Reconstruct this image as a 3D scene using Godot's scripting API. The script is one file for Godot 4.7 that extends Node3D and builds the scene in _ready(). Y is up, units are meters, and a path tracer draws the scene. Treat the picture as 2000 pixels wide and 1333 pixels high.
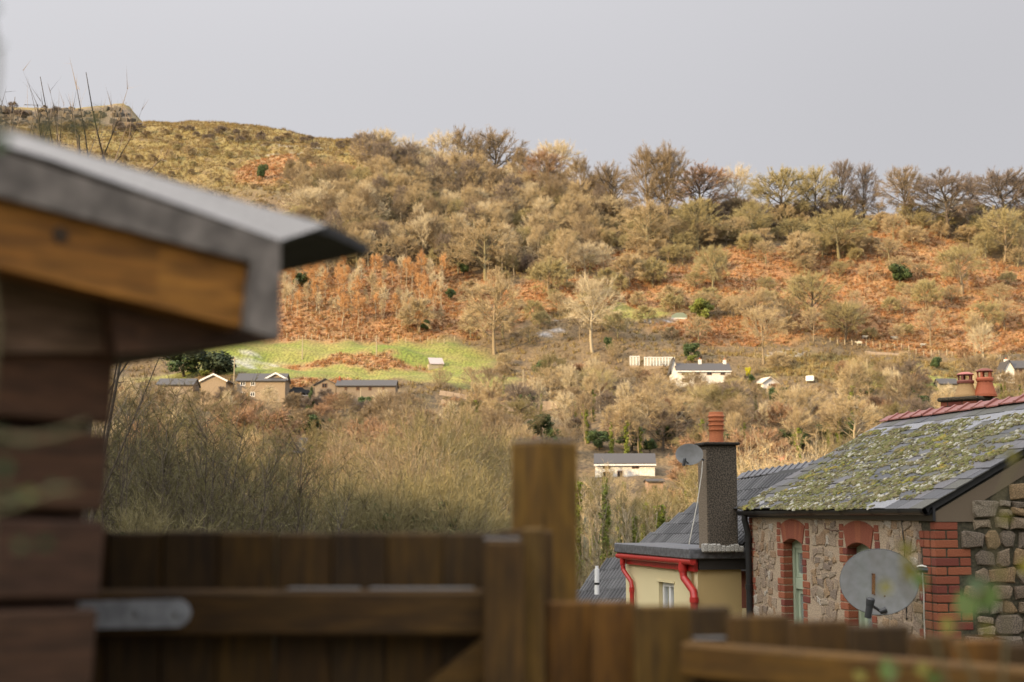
extends Node3D
# A Welsh valley side in low winter sun, seen over a shaded garden fence. Eye level is y = 0, the view runs along -z, units are metres.

const FOCAL := 2778.0   # photograph pixels
const PITCH := 0.1159   # radians upwards
var rng := RandomNumberGenerator.new()
var wob := FastNoiseLite.new()
var fine := FastNoiseLite.new()
var zone := FastNoiseLite.new()
var mats := {}
var tex := {}
var taken := {}
const SUN := Vector3(-0.78, 0.30, 0.55)


# ---------- small tools ----------
class MB:
	var v := PackedVector3Array()
	var n := PackedVector3Array()
	var c := PackedColorArray()
	func tri(a: Vector3, b: Vector3, d: Vector3, col := Color.WHITE) -> void:
		var nn := (d - a).cross(b - a).normalized()
		v.append(a); v.append(b); v.append(d)
		n.append(nn); n.append(nn); n.append(nn)
		c.append(col); c.append(col); c.append(col)
	func quad(a: Vector3, b: Vector3, d: Vector3, e: Vector3, col := Color.WHITE) -> void:
		tri(a, b, d, col)
		tri(a, d, e, col)
	func blade(p: Vector3, side: Vector3, tip: Vector3, col := Color.WHITE) -> void:
		tri(p - side, tip, p + side, col)
	# a box between two corners in the frame t
	func box(t: Transform3D, lo: Vector3, hi: Vector3, col := Color.WHITE) -> void:
		var p := []
		for i in 8:
			p.append(t * Vector3(hi.x if i & 1 else lo.x, hi.y if i & 2 else lo.y, hi.z if i & 4 else lo.z))
		quad(p[4], p[6], p[7], p[5], col)
		quad(p[1], p[3], p[2], p[0], col)
		quad(p[0], p[2], p[6], p[4], col)
		quad(p[5], p[7], p[3], p[1], col)
		quad(p[6], p[2], p[3], p[7], col)
		quad(p[0], p[4], p[5], p[1], col)
	# a chamfered box
	func cbox(t: Transform3D, lo: Vector3, hi: Vector3, b: float, col := Color.WHITE) -> void:
		var m := (lo + hi) / 2
		var h := (hi - lo) / 2
		b = minf(b, minf(h.x, minf(h.y, h.z)) * 0.6)
		var g := func(x, y, z, ax):
			var q := Vector3(x * h.x, y * h.y, z * h.z)
			if ax != 0: q.x -= x * b
			if ax != 1: q.y -= y * b
			if ax != 2: q.z -= z * b
			return t * (m + q)
		for s in [-1.0, 1.0]:
			var f := [[g.call(s, -1, -1, 0), g.call(s, -1, 1, 0), g.call(s, 1, 1, 0), g.call(s, 1, -1, 0)],
				[g.call(-1, s, -1, 1), g.call(1, s, -1, 1), g.call(1, s, 1, 1), g.call(-1, s, 1, 1)],
				[g.call(-1, -1, s, 2), g.call(-1, 1, s, 2), g.call(1, 1, s, 2), g.call(1, -1, s, 2)]]
			for q in f:
				face(q, t * m, col)
		for s in [-1.0, 1.0]:
			for r in [-1.0, 1.0]:
				face([g.call(-1, s, r, 1), g.call(1, s, r, 1), g.call(1, s, r, 2), g.call(-1, s, r, 2)], t * m, col)
				face([g.call(s, -1, r, 0), g.call(s, 1, r, 0), g.call(s, 1, r, 2), g.call(s, -1, r, 2)], t * m, col)
				face([g.call(s, r, -1, 0), g.call(s, r, 1, 0), g.call(s, r, 1, 1), g.call(s, r, -1, 1)], t * m, col)
	func face(q: Array, inside: Vector3, col := Color.WHITE) -> void:
		var nn: Vector3 = (q[2] - q[0]).cross(q[1] - q[0])
		if nn.dot(q[0] - inside) < 0:
			q.reverse()
		for i in range(1, q.size() - 1):
			tri(q[0], q[i], q[i + 1], col)
	func tube(path: Array, radii: Array, k: int, col := Color.WHITE, closed := true) -> void:
		var rings := []
		for i in path.size():
			var dir: Vector3 = (path[mini(i + 1, path.size() - 1)] - path[maxi(i - 1, 0)]).normalized()
			var u := dir.cross(Vector3(0.31, 0.17, 0.93)).normalized()
			var w := dir.cross(u)
			var ring := []
			for j in k:
				var a := TAU * j / k
				ring.append(path[i] + (u * cos(a) + w * sin(a)) * radii[i])
			rings.append(ring)
		for i in path.size() - 1:
			for j in k:
				var l := (j + 1) % k
				var q := [rings[i][j], rings[i][l], rings[i + 1][l], rings[i + 1][j]]
				var n1: Vector3 = (rings[i][j] - path[i]).normalized()
				var n2: Vector3 = (rings[i][l] - path[i]).normalized()
				for o in [[0, 2, 1], [0, 3, 2]]:
					for z in o:
						v.append(q[z])
						n.append(n1 if z in [0, 3] else n2)
						c.append(col)
		if closed:
			for e in [0, path.size() - 1]:
				if radii[e] > 0.004:
					for j in range(1, k - 1):
						tri(rings[e][0], rings[e][j], rings[e][j + 1], col)
	# turned about the y axis of t: profile of [radius, height]
	func lathe(t: Transform3D, prof: Array, k: int, col := Color.WHITE) -> void:
		for i in prof.size() - 1:
			var d0: Vector2 = Vector2(prof[i + 1][0] - prof[i][0], prof[i + 1][1] - prof[i][1]).normalized()
			for j in k:
				var q := []
				var nn := []
				for e in [[i, j], [i, j + 1], [i + 1, j + 1], [i + 1, j]]:
					var a: float = TAU * e[1] / k
					q.append(t * Vector3(prof[e[0]][0] * cos(a), prof[e[0]][1], prof[e[0]][0] * sin(a)))
					nn.append((t.basis * Vector3(d0.y * cos(a), -d0.x, d0.y * sin(a))).normalized())
				for o in [0, 1, 2, 0, 2, 3]:
					v.append(q[o]); n.append(nn[o]); c.append(col)
	func mesh() -> ArrayMesh:
		var a := []
		a.resize(Mesh.ARRAY_MAX)
		a[Mesh.ARRAY_VERTEX] = v
		a[Mesh.ARRAY_NORMAL] = n
		a[Mesh.ARRAY_COLOR] = c
		var m := ArrayMesh.new()
		m.add_surface_from_arrays(Mesh.PRIMITIVE_TRIANGLES, a)
		return m


func rr(a: float, b: float) -> float:
	return rng.randf_range(a, b)

func rv() -> Vector3:
	return Vector3(rr(-1, 1), rr(-1, 1), rr(-1, 1))

# the point that lies d metres ahead on the line of sight through a place in the photograph
func at(x: float, y: float, d: float) -> Vector3:
	var cx := (x - 1000.0) / FOCAL
	var cy := (666.5 - y) / FOCAL
	var s := d / (cos(PITCH) - cy * sin(PITCH))
	return Vector3(s * cx, s * (cy * cos(PITCH) + sin(PITCH)), -d)

func numbered(called: String) -> String:
	var k: int = taken.get(called, 0)
	taken[called] = k + 1
	return called if k == 0 else "%s_%03d" % [called, k]

func base(called: String, where := Transform3D()) -> Node3D:
	var o := Node3D.new()
	o.name = numbered(called)
	add_child(o)
	o.transform = where
	return o

func tag(o: Node, label := "", category := "", group := "", kind := "") -> Node:
	if label: o.set_meta("label", label)
	if category: o.set_meta("category", category)
	if group: o.set_meta("group", group)
	if kind: o.set_meta("kind", kind)
	return o

func put(mesh: Mesh, called: String, mat: Material, parent: Node = null, where := Transform3D()) -> MeshInstance3D:
	var o := MeshInstance3D.new()
	o.mesh = mesh
	o.material_override = mat
	o.transform = where
	if parent == null:
		o.name = numbered(called)
		add_child(o)
	else:
		o.name = called
		parent.add_child(o, true)
	return o

func lin(r: float, g: float, b: float) -> Color:
	return Color(r, g, b).linear_to_srgb()

func noise_tex(id: String, freq: float, octaves: int, dark: Color, light: Color, kind := FastNoiseLite.TYPE_SIMPLEX, size := 512) -> Texture2D:
	if tex.has(id):
		return tex[id]
	var nz := FastNoiseLite.new()
	nz.noise_type = kind
	nz.seed = tex.size() + 3
	nz.frequency = freq
	nz.fractal_octaves = octaves
	var im := nz.get_seamless_image(size, size)
	var out := Image.create(size, size, false, Image.FORMAT_RGB8)
	for y in size:
		for x in size:
			out.set_pixel(x, y, dark.lerp(light, im.get_pixel(x, y).r))
	tex[id] = ImageTexture.create_from_image(out)
	return tex[id]

func grain_tex() -> Texture2D:   # planks: long grain along the picture's y with a few knots
	if tex.has("grain"):
		return tex["grain"]
	var nz := FastNoiseLite.new()
	nz.seed = 9
	nz.frequency = 0.012
	nz.fractal_octaves = 4
	var out := Image.create(256, 512, false, Image.FORMAT_RGB8)
	for y in 512:
		for x in 256:
			var a := nz.get_noise_2d(x * 7.0, y * 0.6) * 0.5 + 0.5
			var b := nz.get_noise_2d(x * 0.8 + 500, y * 0.5) * 0.5 + 0.5
			var k := clampf(0.45 + 0.45 * a + 0.3 * b, 0.0, 1.0)
			out.set_pixel(x, y, Color(k, k * lerpf(0.94, 1.0, b), k * lerpf(0.85, 1.0, b)))
	tex["grain"] = ImageTexture.create_from_image(out)
	return tex["grain"]

func mat(id: String, col: Color, rough := 0.9, t: Texture2D = null, scale := 1.0, relief := 0.0, vcol := false) -> StandardMaterial3D:
	if mats.has(id):
		return mats[id]
	var m := StandardMaterial3D.new()
	m.resource_name = id
	m.albedo_color = col
	m.roughness = rough
	m.vertex_color_use_as_albedo = vcol
	if t:
		m.albedo_texture = t
		m.uv1_triplanar = true
		m.uv1_scale = Vector3.ONE * scale
		if relief > 0.0:
			m.heightmap_enabled = true
			m.heightmap_texture = t
			m.heightmap_scale = relief
	mats[id] = m
	return m

func thin(id: String, col: Color, glow := 0.0) -> StandardMaterial3D:   # twigs and leaves, coloured piece by piece
	if mats.has(id):
		return mats[id]
	var m := mat(id, col, 0.85, null, 1.0, 0.0, true)
	m.cull_mode = BaseMaterial3D.CULL_DISABLED
	if glow > 0.0:
		m.backlight_enabled = true
		m.backlight = Color(col.r * glow, col.g * glow, col.b * glow)
	return m


# ---------- the lie of the land ----------
const NEAR_D := [0.0, 4.0, 8.0, 12.0, 20.0, 30.0, 45.0, 60.0, 80.0, 100.0, 130.0, 160.0, 185.0, 200.0]
const NEAR_H := [-1.6, -1.75, -3.0, -4.6, -5.6, -8.0, -11.0, -13.0, -15.0, -16.0, -15.0, -10.0, -4.0, 0.3]
const FAR_D := [200.0, 240.0, 280.0, 300.0, 320.0, 340.0, 360.0, 380.0, 400.0, 420.0, 440.0, 480.0, 520.0, 560.0, 600.0, 620.0, 640.0, 700.0, 800.0, 1000.0]
const COL_X := [-400.0, 60.0, 232.0, 264.0, 400.0, 700.0, 1000.0, 1200.0, 1500.0, 1800.0, 2000.0, 2600.0]
const FAR_Y := [
	[985, 890, 800, 750, 705, 660, 600, 545, 490, 445, 405, 345, 300, 268, 250, 244, 216, 218, 260, 340],
	[985, 890, 800, 750, 705, 660, 600, 545, 490, 445, 405, 345, 300, 268, 252, 246, 214, 216, 260, 340],
	[985, 890, 800, 750, 705, 660, 600, 545, 490, 445, 405, 345, 300, 268, 250, 244, 207, 212, 260, 340],
	[985, 890, 800, 750, 705, 660, 600, 545, 490, 445, 405, 345, 300, 270, 250, 243, 238, 250, 280, 350],
	[985, 890, 800, 750, 708, 660, 600, 545, 490, 445, 405, 345, 300, 268, 246, 242, 240, 255, 290, 360],
	[985, 890, 802, 752, 706, 658, 600, 545, 490, 440, 395, 338, 300, 283, 278, 278, 280, 292, 320, 380],
	[985, 890, 812, 772, 722, 668, 612, 556, 502, 458, 425, 390, 378, 378, 384, 388, 392, 402, 420, 450],
	[985, 890, 810, 765, 695, 640, 600, 545, 492, 455, 430, 426, 430, 436, 442, 445, 448, 456, 468, 490],
	[985, 890, 800, 748, 705, 668, 600, 540, 488, 448, 430, 430, 436, 442, 448, 451, 454, 462, 474, 495],
	[985, 890, 805, 752, 720, 690, 615, 552, 495, 440, 422, 428, 436, 444, 450, 453, 456, 464, 476, 497],
	[985, 890, 805, 755, 722, 690, 618, 556, 505, 462, 442, 446, 452, 458, 464, 467, 470, 478, 488, 505],
	[985, 890, 805, 755, 722, 690, 618, 556, 505, 462, 442, 446, 452, 458, 464, 467, 470, 478, 488, 505]]
var col_h := []   # heights of each column at FAR_D

func far_heights() -> void:
	for c in COL_X.size():
		var row := PackedFloat32Array()
		for i in FAR_D.size():
			row.append(at(COL_X[c], FAR_Y[c][i], FAR_D[i]).y)
		col_h.append(row)

func curve(xs: Array, ys, x: float) -> float:
	if x <= xs[0]: return ys[0]
	var k := xs.size() - 1
	if x >= xs[k]: return ys[k]
	var i: int = xs.bsearch(x) - 1
	i = clampi(i, 0, k - 1)
	var t: float = (x - xs[i]) / (xs[i + 1] - xs[i])
	return cubic_interpolate(ys[i], ys[i + 1], ys[maxi(i - 1, 0)], ys[mini(i + 2, k)], t)

func ground(x: float, z: float) -> float:
	var d := -z
	var s := -0.8172 * x + 0.5763 * z            # metres towards the sun
	var rise := smoothstep(25.0, 210.0, s) * 74.0 + maxf(s - 210.0, 0.0) * 0.02
	if d <= 0.0:
		return -1.6 + rise
	if d < 200.0:
		var rough := wob.get_noise_2d(x * 2.0, z * 2.0) * smoothstep(20.0, 60.0, d)
		return curve(NEAR_D, NEAR_H, d) + rise + rough
	var px := 1000.0 + FOCAL * x / d * 0.993
	var c := clampi(COL_X.bsearch(px) - 1, 0, COL_X.size() - 2)
	var t := smoothstep(0.0, 1.0, clampf((px - COL_X[c]) / (COL_X[c + 1] - COL_X[c]), 0.0, 1.0))
	var h := lerpf(curve(FAR_D, col_h[c], d), curve(FAR_D, col_h[c + 1], d), t)
	var bump := wob.get_noise_2d(x, z) * 2.2 + wob.get_noise_2d(x * 4.0 + 900.0, z * 4.0) * 0.6
	return h + rise + bump * smoothstep(200.0, 230.0, d)

# where the line of sight through a place in the photograph meets the hillside
func hit(x: float, y: float, from := 205.0, until := 760.0) -> Vector3:
	var d := from
	var last := at(x, y, d)
	while d < until:
		var p := at(x, y, d)
		if ground(p.x, p.z) >= p.y:
			break
		last = p
		d += 1.0
	last.y = ground(last.x, last.z)
	return last


func library() -> void:   # textures and materials that several things share
	noise_tex("turf", 0.02, 5, Color(0.5, 0.5, 0.5), Color(1.25, 1.25, 1.25))
	noise_tex("plaster", 0.03, 5, Color(0.6, 0.6, 0.6), Color(1.0, 1.0, 1.0))
	noise_tex("haze", 0.012, 4, Color(0.78, 0.78, 0.78), Color(1.0, 1.0, 1.0))
	noise_tex("slate", 0.03, 5, Color(0.6, 0.6, 0.6), Color(1.0, 1.0, 1.0))
	noise_tex("felt", 0.09, 3, Color(0.7, 0.7, 0.7), Color(1.0, 1.0, 1.0))
	noise_tex("stone", 0.035, 5, Color(0.45, 0.45, 0.45), Color(1.0, 1.0, 1.0))
	noise_tex("brick", 0.05, 4, Color(0.62, 0.58, 0.56), Color(1.0, 1.0, 1.0))
	noise_tex("dash", 0.12, 3, Color(0.80, 0.80, 0.80), Color(1.0, 1.0, 1.0))
	noise_tex("mottle", 0.04, 5, Color(0.3, 0.3, 0.3), Color(1.0, 0.97, 0.93))
	noise_tex("veil", 0.01, 4, Color(0.9, 0.9, 0.88), Color(1.0, 1.0, 1.0))
	noise_tex("blotch", 0.014, 5, Color(0.72, 0.72, 0.66), Color(1.0, 1.0, 1.0))
	mat("white plastic", lin(0.72, 0.72, 0.72), 0.35)
	mat("black plastic", lin(0.018, 0.018, 0.02), 0.32)
	mat("orange terracotta", lin(0.66, 0.22, 0.085), 0.75, tex["brick"], 3.0)
	mat("dark slate", lin(0.085, 0.085, 0.09), 0.5, tex["slate"], 2.5, 0.15)
	mat("dark bracket metal", lin(0.03, 0.032, 0.035), 0.45)
	mat("dark mossy mortar", lin(0.085, 0.075, 0.045), 1.0, tex["plaster"], 1.5, 0.8)
	mat("grey concrete tile", lin(0.12, 0.12, 0.125), 0.62, tex["slate"], 2.0, 0.2)
	brick_mats()


# ---------- ground cover ----------
# each: place in the photograph, half width across, half depth (m), kind
const PATCHES := [
	[150, 228, 26, 12, "scree"], [225, 232, 10, 10, "scree"], [60, 226, 26, 10, "scree"],
	[570, 680, 26, 20, "green"], [700, 690, 30, 18, "green"], [830, 700, 14, 13, "green"], [895, 735, 11, 6, "green"], [640, 735, 40, 6, "green"],
	[1240, 612, 9, 5, "green"], [1130, 600, 18, 5, "moor"], [1600, 720, 12, 6, "moor"], [1720, 735, 26, 9, "moor"], [1810, 742, 16, 5, "green"], [1650, 700, 30, 6, "moor"],
	[690, 705, 16, 4.5, "rust"], [620, 745, 8, 3, "rust"], [760, 708, 9, 4, "rust"],
	[640, 600, 36, 22, "rust"], [800, 585, 30, 24, "rust"], [860, 620, 16, 12, "rust"], [560, 570, 16, 16, "rust"],
	[1040, 585, 24, 12, "rust"], [1180, 505, 12, 10, "rust"], [1270, 575, 24, 10, "rust"], [1400, 560, 30, 14, "rust"], [1480, 510, 20, 10, "rust"], [1300, 540, 14, 8, "rust"],
	[1600, 560, 30, 18, "rust"], [1750, 480, 20, 20, "rust"], [1800, 530, 24, 16, "rust"], [1690, 590, 24, 14, "rust"], [1800, 620, 30, 16, "rust"], [1950, 620, 30, 18, "rust"],
	[1960, 550, 20, 14, "rust"], [1650, 640, 34, 6, "rust"], [1880, 660, 30, 6, "rust"], [520, 330, 10, 20, "rust"], [600, 330, 16, 14, "rust"], [540, 700, 10, 6, "green"], [1430, 640, 18, 8, "rust"],
	[490, 705, 6, 5, "frost"], [1130, 624, 14, 1.0, "frost"], [1230, 631, 14, 0.9, "frost"], [1535, 690, 6, 3, "frost"], [1560, 285, 6, 4, "frost"],
	[590, 285, 14, 7, "frost"], [560, 300, 10, 4, "frost"], [1060, 655, 4, 1.2, "frost"], [620, 830, 10, 2, "frost"]]
var patch := []

func set_patches() -> void:
	for p in PATCHES:
		var w := hit(p[0], p[1])
		patch.append([w.x, w.z, p[2], p[3], p[4]])

func cover(x: float, z: float) -> Dictionary:   # how much of each kind of cover grows at a place
	var w := {"rust": 0.0, "green": 0.0, "frost": 0.0, "moor": 0.0, "scree": 0.0}
	var nx := zone.get_noise_2d(x, z) * 5.0
	var nz := zone.get_noise_2d(x + 300.0, z) * 5.0
	for p in patch:
		var e: float = Vector2((x + nx - p[0]) / p[2], (z + nz - p[1]) / p[3]).length()
		if e < 1.25:
			w[p[4]] = maxf(w[p[4]], 1.0 - smoothstep(0.85, 1.2, e))
	if z < -445.0:
		w.moor = maxf(w.moor, smoothstep(445.0, 480.0, -z) * smoothstep(20.0, -50.0, x))
	return w

func ground_colour(x: float, z: float) -> Color:
	var f := fine.get_noise_2d(x, z) * 0.5 + 0.5
	var g := fine.get_noise_2d(x * 0.23 + 70.0, z * 0.23) * 0.5 + 0.5
	var c := Color(0.11, 0.078, 0.045).lerp(Color(0.23, 0.165, 0.085), f)
	if -z < 200.0:
		return Color(0.06, 0.06, 0.025).lerp(Color(0.12, 0.10, 0.05), f)
	var w := cover(x, z)
	c = c.lerp(Color(0.29, 0.21, 0.08).lerp(Color(0.23, 0.195, 0.06), g).lerp(Color(0.16, 0.11, 0.06), smoothstep(0.55, 0.85, f)), w.moor)
	c = c.lerp(Color(0.16, 0.215, 0.028).lerp(Color(0.30, 0.255, 0.085), clampf(f * 1.1 + g * 0.7 - 0.5, 0.0, 1.0)), w.green)
	c = c.lerp(Color(0.35, 0.18, 0.08).lerp(Color(0.22, 0.135, 0.07), smoothstep(0.35, 0.8, f)).lerp(Color(0.40, 0.26, 0.12), g * g * 0.8), w.rust)
	c = c.lerp(Color(0.15, 0.12, 0.09).lerp(Color(0.24, 0.19, 0.13), f), w.scree)
	c = c.lerp(Color(0.55, 0.56, 0.6), w.frost * smoothstep(0.42, 0.66, fine.get_noise_2d(x * 2.7, z * 2.7) * 0.35 + f * 0.6 + 0.2) * 0.5)
	return c

func steps(parts: Array) -> PackedFloat32Array:   # [[from, to, step], ...]
	var out := PackedFloat32Array()
	for p in parts:
		var v: float = p[0]
		while v < p[1] - 0.01:
			out.append(v)
			v += p[2]
	out.append(parts[-1][1])
	return out

func build_ground() -> void:
	var xs := steps([[-640, -220, 20], [-220, -150, 5], [-150, 170, 1.6], [170, 230, 5], [230, 640, 25]])
	var ds := steps([[-420, -30, 15], [-30, 0, 5], [0, 190, 3.2], [190, 450, 1.6], [450, 660, 2.2], [660, 1000, 20]])
	var v := PackedVector3Array()
	var c := PackedColorArray()
	for d in ds:
		for x in xs:
			v.append(Vector3(x, ground(x, -d), -d))
			c.append(ground_colour(x, -d))
	var k := xs.size()
	var n := PackedVector3Array()
	n.resize(v.size())
	for r in ds.size():
		for i in k:
			var l := v[r * k + maxi(i - 1, 0)]
			var m := v[r * k + mini(i + 1, k - 1)]
			var a := v[maxi(r - 1, 0) * k + i]
			var b := v[mini(r + 1, ds.size() - 1) * k + i]
			n[r * k + i] = (m - l).cross(b - a).normalized()
	var idx := PackedInt32Array()
	for r in ds.size() - 1:
		for i in k - 1:
			var p := r * k + i
			idx.append_array([p, p + k, p + 1, p + 1, p + k, p + k + 1])
	var arr := []
	arr.resize(Mesh.ARRAY_MAX)
	arr[Mesh.ARRAY_VERTEX] = v
	arr[Mesh.ARRAY_NORMAL] = n
	arr[Mesh.ARRAY_COLOR] = c
	arr[Mesh.ARRAY_INDEX] = idx
	var m := ArrayMesh.new()
	m.add_surface_from_arrays(Mesh.PRIMITIVE_TRIANGLES, arr)
	var gm := mat("soil and grass", Color.WHITE, 1.0, noise_tex("turf", 0.02, 5, Color(0.5, 0.5, 0.5), Color(1.25, 1.25, 1.25)), 0.11, 0.0, true)
	tag(put(m, "ground", gm), "", "", "", "structure")

func scatter(called: String, label: String, mesh: Mesh, mtl: Material, spots: Array, lo: float, hi: float, tones: Array) -> void:
	var mm := MultiMesh.new()
	mm.transform_format = MultiMesh.TRANSFORM_3D
	mm.use_colors = true
	mm.mesh = mesh
	mm.instance_count = spots.size()
	for i in spots.size():
		var b := Basis(Vector3.UP, rr(0, TAU)).scaled(Vector3.ONE * rr(lo, hi))
		mm.set_instance_transform(i, Transform3D(b, spots[i]))
		var a: Color = tones[rng.randi() % tones.size()]
		mm.set_instance_color(i, a * rr(0.8, 1.15))
	var o := MultiMeshInstance3D.new()
	o.name = numbered(called)
	o.multimesh = mm
	o.material_override = mtl
	add_child(o)
	tag(o, label, called.replace("_", " "), "", "stuff")

func build_cover() -> void:
	var frond := MB.new()
	for i in 16:
		var a := rr(0, TAU)
		var out := Vector3(cos(a), 0, sin(a))
		var p := out * rr(0.0, 0.35)
		var tip := p + out * rr(0.3, 0.8) + Vector3(0, rr(0.25, 0.85), 0)
		frond.blade(p, out.cross(Vector3.UP) * rr(0.05, 0.13), tip)
	var tuft := MB.new()
	for i in 12:
		var a := rr(0, TAU)
		var out := Vector3(cos(a), 0, sin(a))
		var p := out * rr(0.0, 0.3)
		tuft.blade(p, out.cross(Vector3.UP) * rr(0.03, 0.06), p + out * rr(0.1, 0.5) + Vector3(0, rr(0.3, 0.7), 0))
	var rust := []
	var moor := []
	for i in 150000:
		var d := rr(290, 640)
		var x := rr(-0.4, 0.4) * d
		var w := cover(x, -d)
		if w.rust * (1.0 - w.green * 0.9 if w.rust < 0.9 else 1.0) > rr(0.2, 1.0) and w.frost < 0.5:
			rust.append(Vector3(x, ground(x, -d) - 0.05, -d))
		elif w.moor > rr(0.0, 1.6) and w.green < 0.3 and w.scree < 0.4:
			moor.append(Vector3(x, ground(x, -d) - 0.05, -d))
		elif w.green < 0.1 and w.frost < 0.3 and w.scree < 0.4 and rng.randf() < 0.22:
			moor.append(Vector3(x, ground(x, -d) - 0.05, -d))
	scatter("bracken", "dead rust-brown bracken covering the open banks of the hillside", frond.mesh(), thin("dead bracken", Color.WHITE), rust, 0.55, 1.15, [Color(0.43, 0.22, 0.10), Color(0.47, 0.275, 0.145), Color(0.29, 0.165, 0.09), Color(0.46, 0.34, 0.20), Color(0.44, 0.235, 0.105), Color(0.34, 0.26, 0.13)])
	scatter("rough_grass", "pale dry grass tussocks over the hill and between the trees", tuft.mesh(), thin("dry grass", Color.WHITE), moor, 0.8, 1.9, [Color(0.29, 0.215, 0.095), Color(0.24, 0.185, 0.065), Color(0.17, 0.12, 0.065)])


# ---------- trees ----------
func bend(a: Vector3, b: Vector3, lift: float, k: int) -> Array:
	var mid := a.lerp(b, 0.5) + Vector3(rr(-1, 1), rr(-0.4, 0.4), rr(-1, 1)) * a.distance_to(b) * 0.08 + Vector3.UP * lift
	var out := []
	for i in k + 1:
		var t := float(i) / k
		out.append(a.lerp(mid, t).lerp(mid.lerp(b, t), t))
	return out

func taper(a: float, b: float, k: int) -> Array:
	var out := []
	for i in k + 1:
		out.append(lerpf(a, b, float(i) / k))
	return out

func shade_of(c: Color, by: float) -> Color:
	var f := rr(1.0 - by, 1.0 + by)
	return Color(c.r * f, c.g * f * rr(0.96, 1.04), c.b * f * rr(0.9, 1.1))

# twigs that spread from p along dir
func spray(m: MB, p: Vector3, dir: Vector3, l: float, w: float, count: int) -> void:
	var tip := p + dir * l
	m.blade(p, dir.cross(rv()).normalized() * w * 0.8, tip, shade_of(Color.WHITE, 0.25))
	for i in count:
		var q := p.lerp(tip, rr(0.1, 0.95))
		var e := (dir * 0.8 + rv() * 0.75).normalized()
		m.blade(q, e.cross(rv()).normalized() * w * 0.5, q + e * l * rr(0.35, 0.75), shade_of(Color.WHITE, 0.25))

# a bare broadleaved tree: {h, r, cb: crown base, limbs, subs, lets, twigs, len, wid, tr, up, lean}
func bare_tree(seed_: int, p: Dictionary) -> Array:
	rng.seed = seed_
	var wood := MB.new()
	var crown := MB.new()
	var h: float = p.h
	var c := Vector3(rr(-0.3, 0.3), (p.cb + h) * 0.5, rr(-0.3, 0.3))
	var rad := Vector3(p.r, (h - p.cb) * 0.5, p.r)
	var top := Vector3(rr(-0.5, 0.5), p.cb + (h - p.cb) * 0.55, rr(-0.5, 0.5)) + Vector3(p.get("lean", 0.0), 0, 0)
	var stem := bend(Vector3(0, -0.6, 0), top, 0.0, 6)
	wood.tube(stem, taper(p.tr * 1.25, p.tr * 0.45, 6), 6)
	var limbs: int = p.limbs
	for i in limbs:
		var az := i * 2.4 + rr(-0.4, 0.4)
		var el: float = lerpf(p.get("low", -0.25), 1.45, (i + 0.5) / limbs) + rr(-0.15, 0.15)
		var dir := Vector3(cos(az) * cos(el), sin(el), sin(az) * cos(el))
		var t := c + dir * rad * rr(0.5, 0.68)
		var o: Vector3 = stem[clampi(int(round(lerpf(2.6, 6.0, (sin(el) + 0.3) / 1.3))), 2, 6)]
		if o.y > t.y + 0.5:
			o = stem[2]
		var limb := bend(o, t, -0.05 * o.distance_to(t), 4)
		wood.tube(limb, taper(p.tr * 0.42, p.tr * 0.16, 4), 4, Color.WHITE, false)
		for j in p.subs:
			var sd: Vector3 = (dir + rv() * 0.75).normalized()
			var st: Vector3 = c + sd * rad * rr(0.72, 1.0)
			var so: Vector3 = limb[1 + rng.randi() % 4]
			var sub := bend(so, st, rr(-0.1, 0.1) * so.distance_to(st), 3)
			wood.tube(sub, taper(p.tr * 0.2, p.tr * 0.05, 3), 3, Color.WHITE, false)
			for k in p.lets:
				var u := rr(0.2, 1.0) * 3.0
				var q: Vector3 = sub[int(u)] if u >= 3.0 else sub[int(u)].lerp(sub[int(u) + 1], u - int(u))
				var outw: Vector3 = ((q - c) / rad).normalized()
				var e: Vector3 = ((sub[3] - sub[2]).normalized() * 0.5 + outw * 0.6 + rv() * 0.6 + Vector3.UP * p.up).normalized()
				spray(crown, q, e, p.len * rr(0.6, 1.25), p.wid, p.twigs)
	return [wood.mesh(), crown.mesh()]

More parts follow.
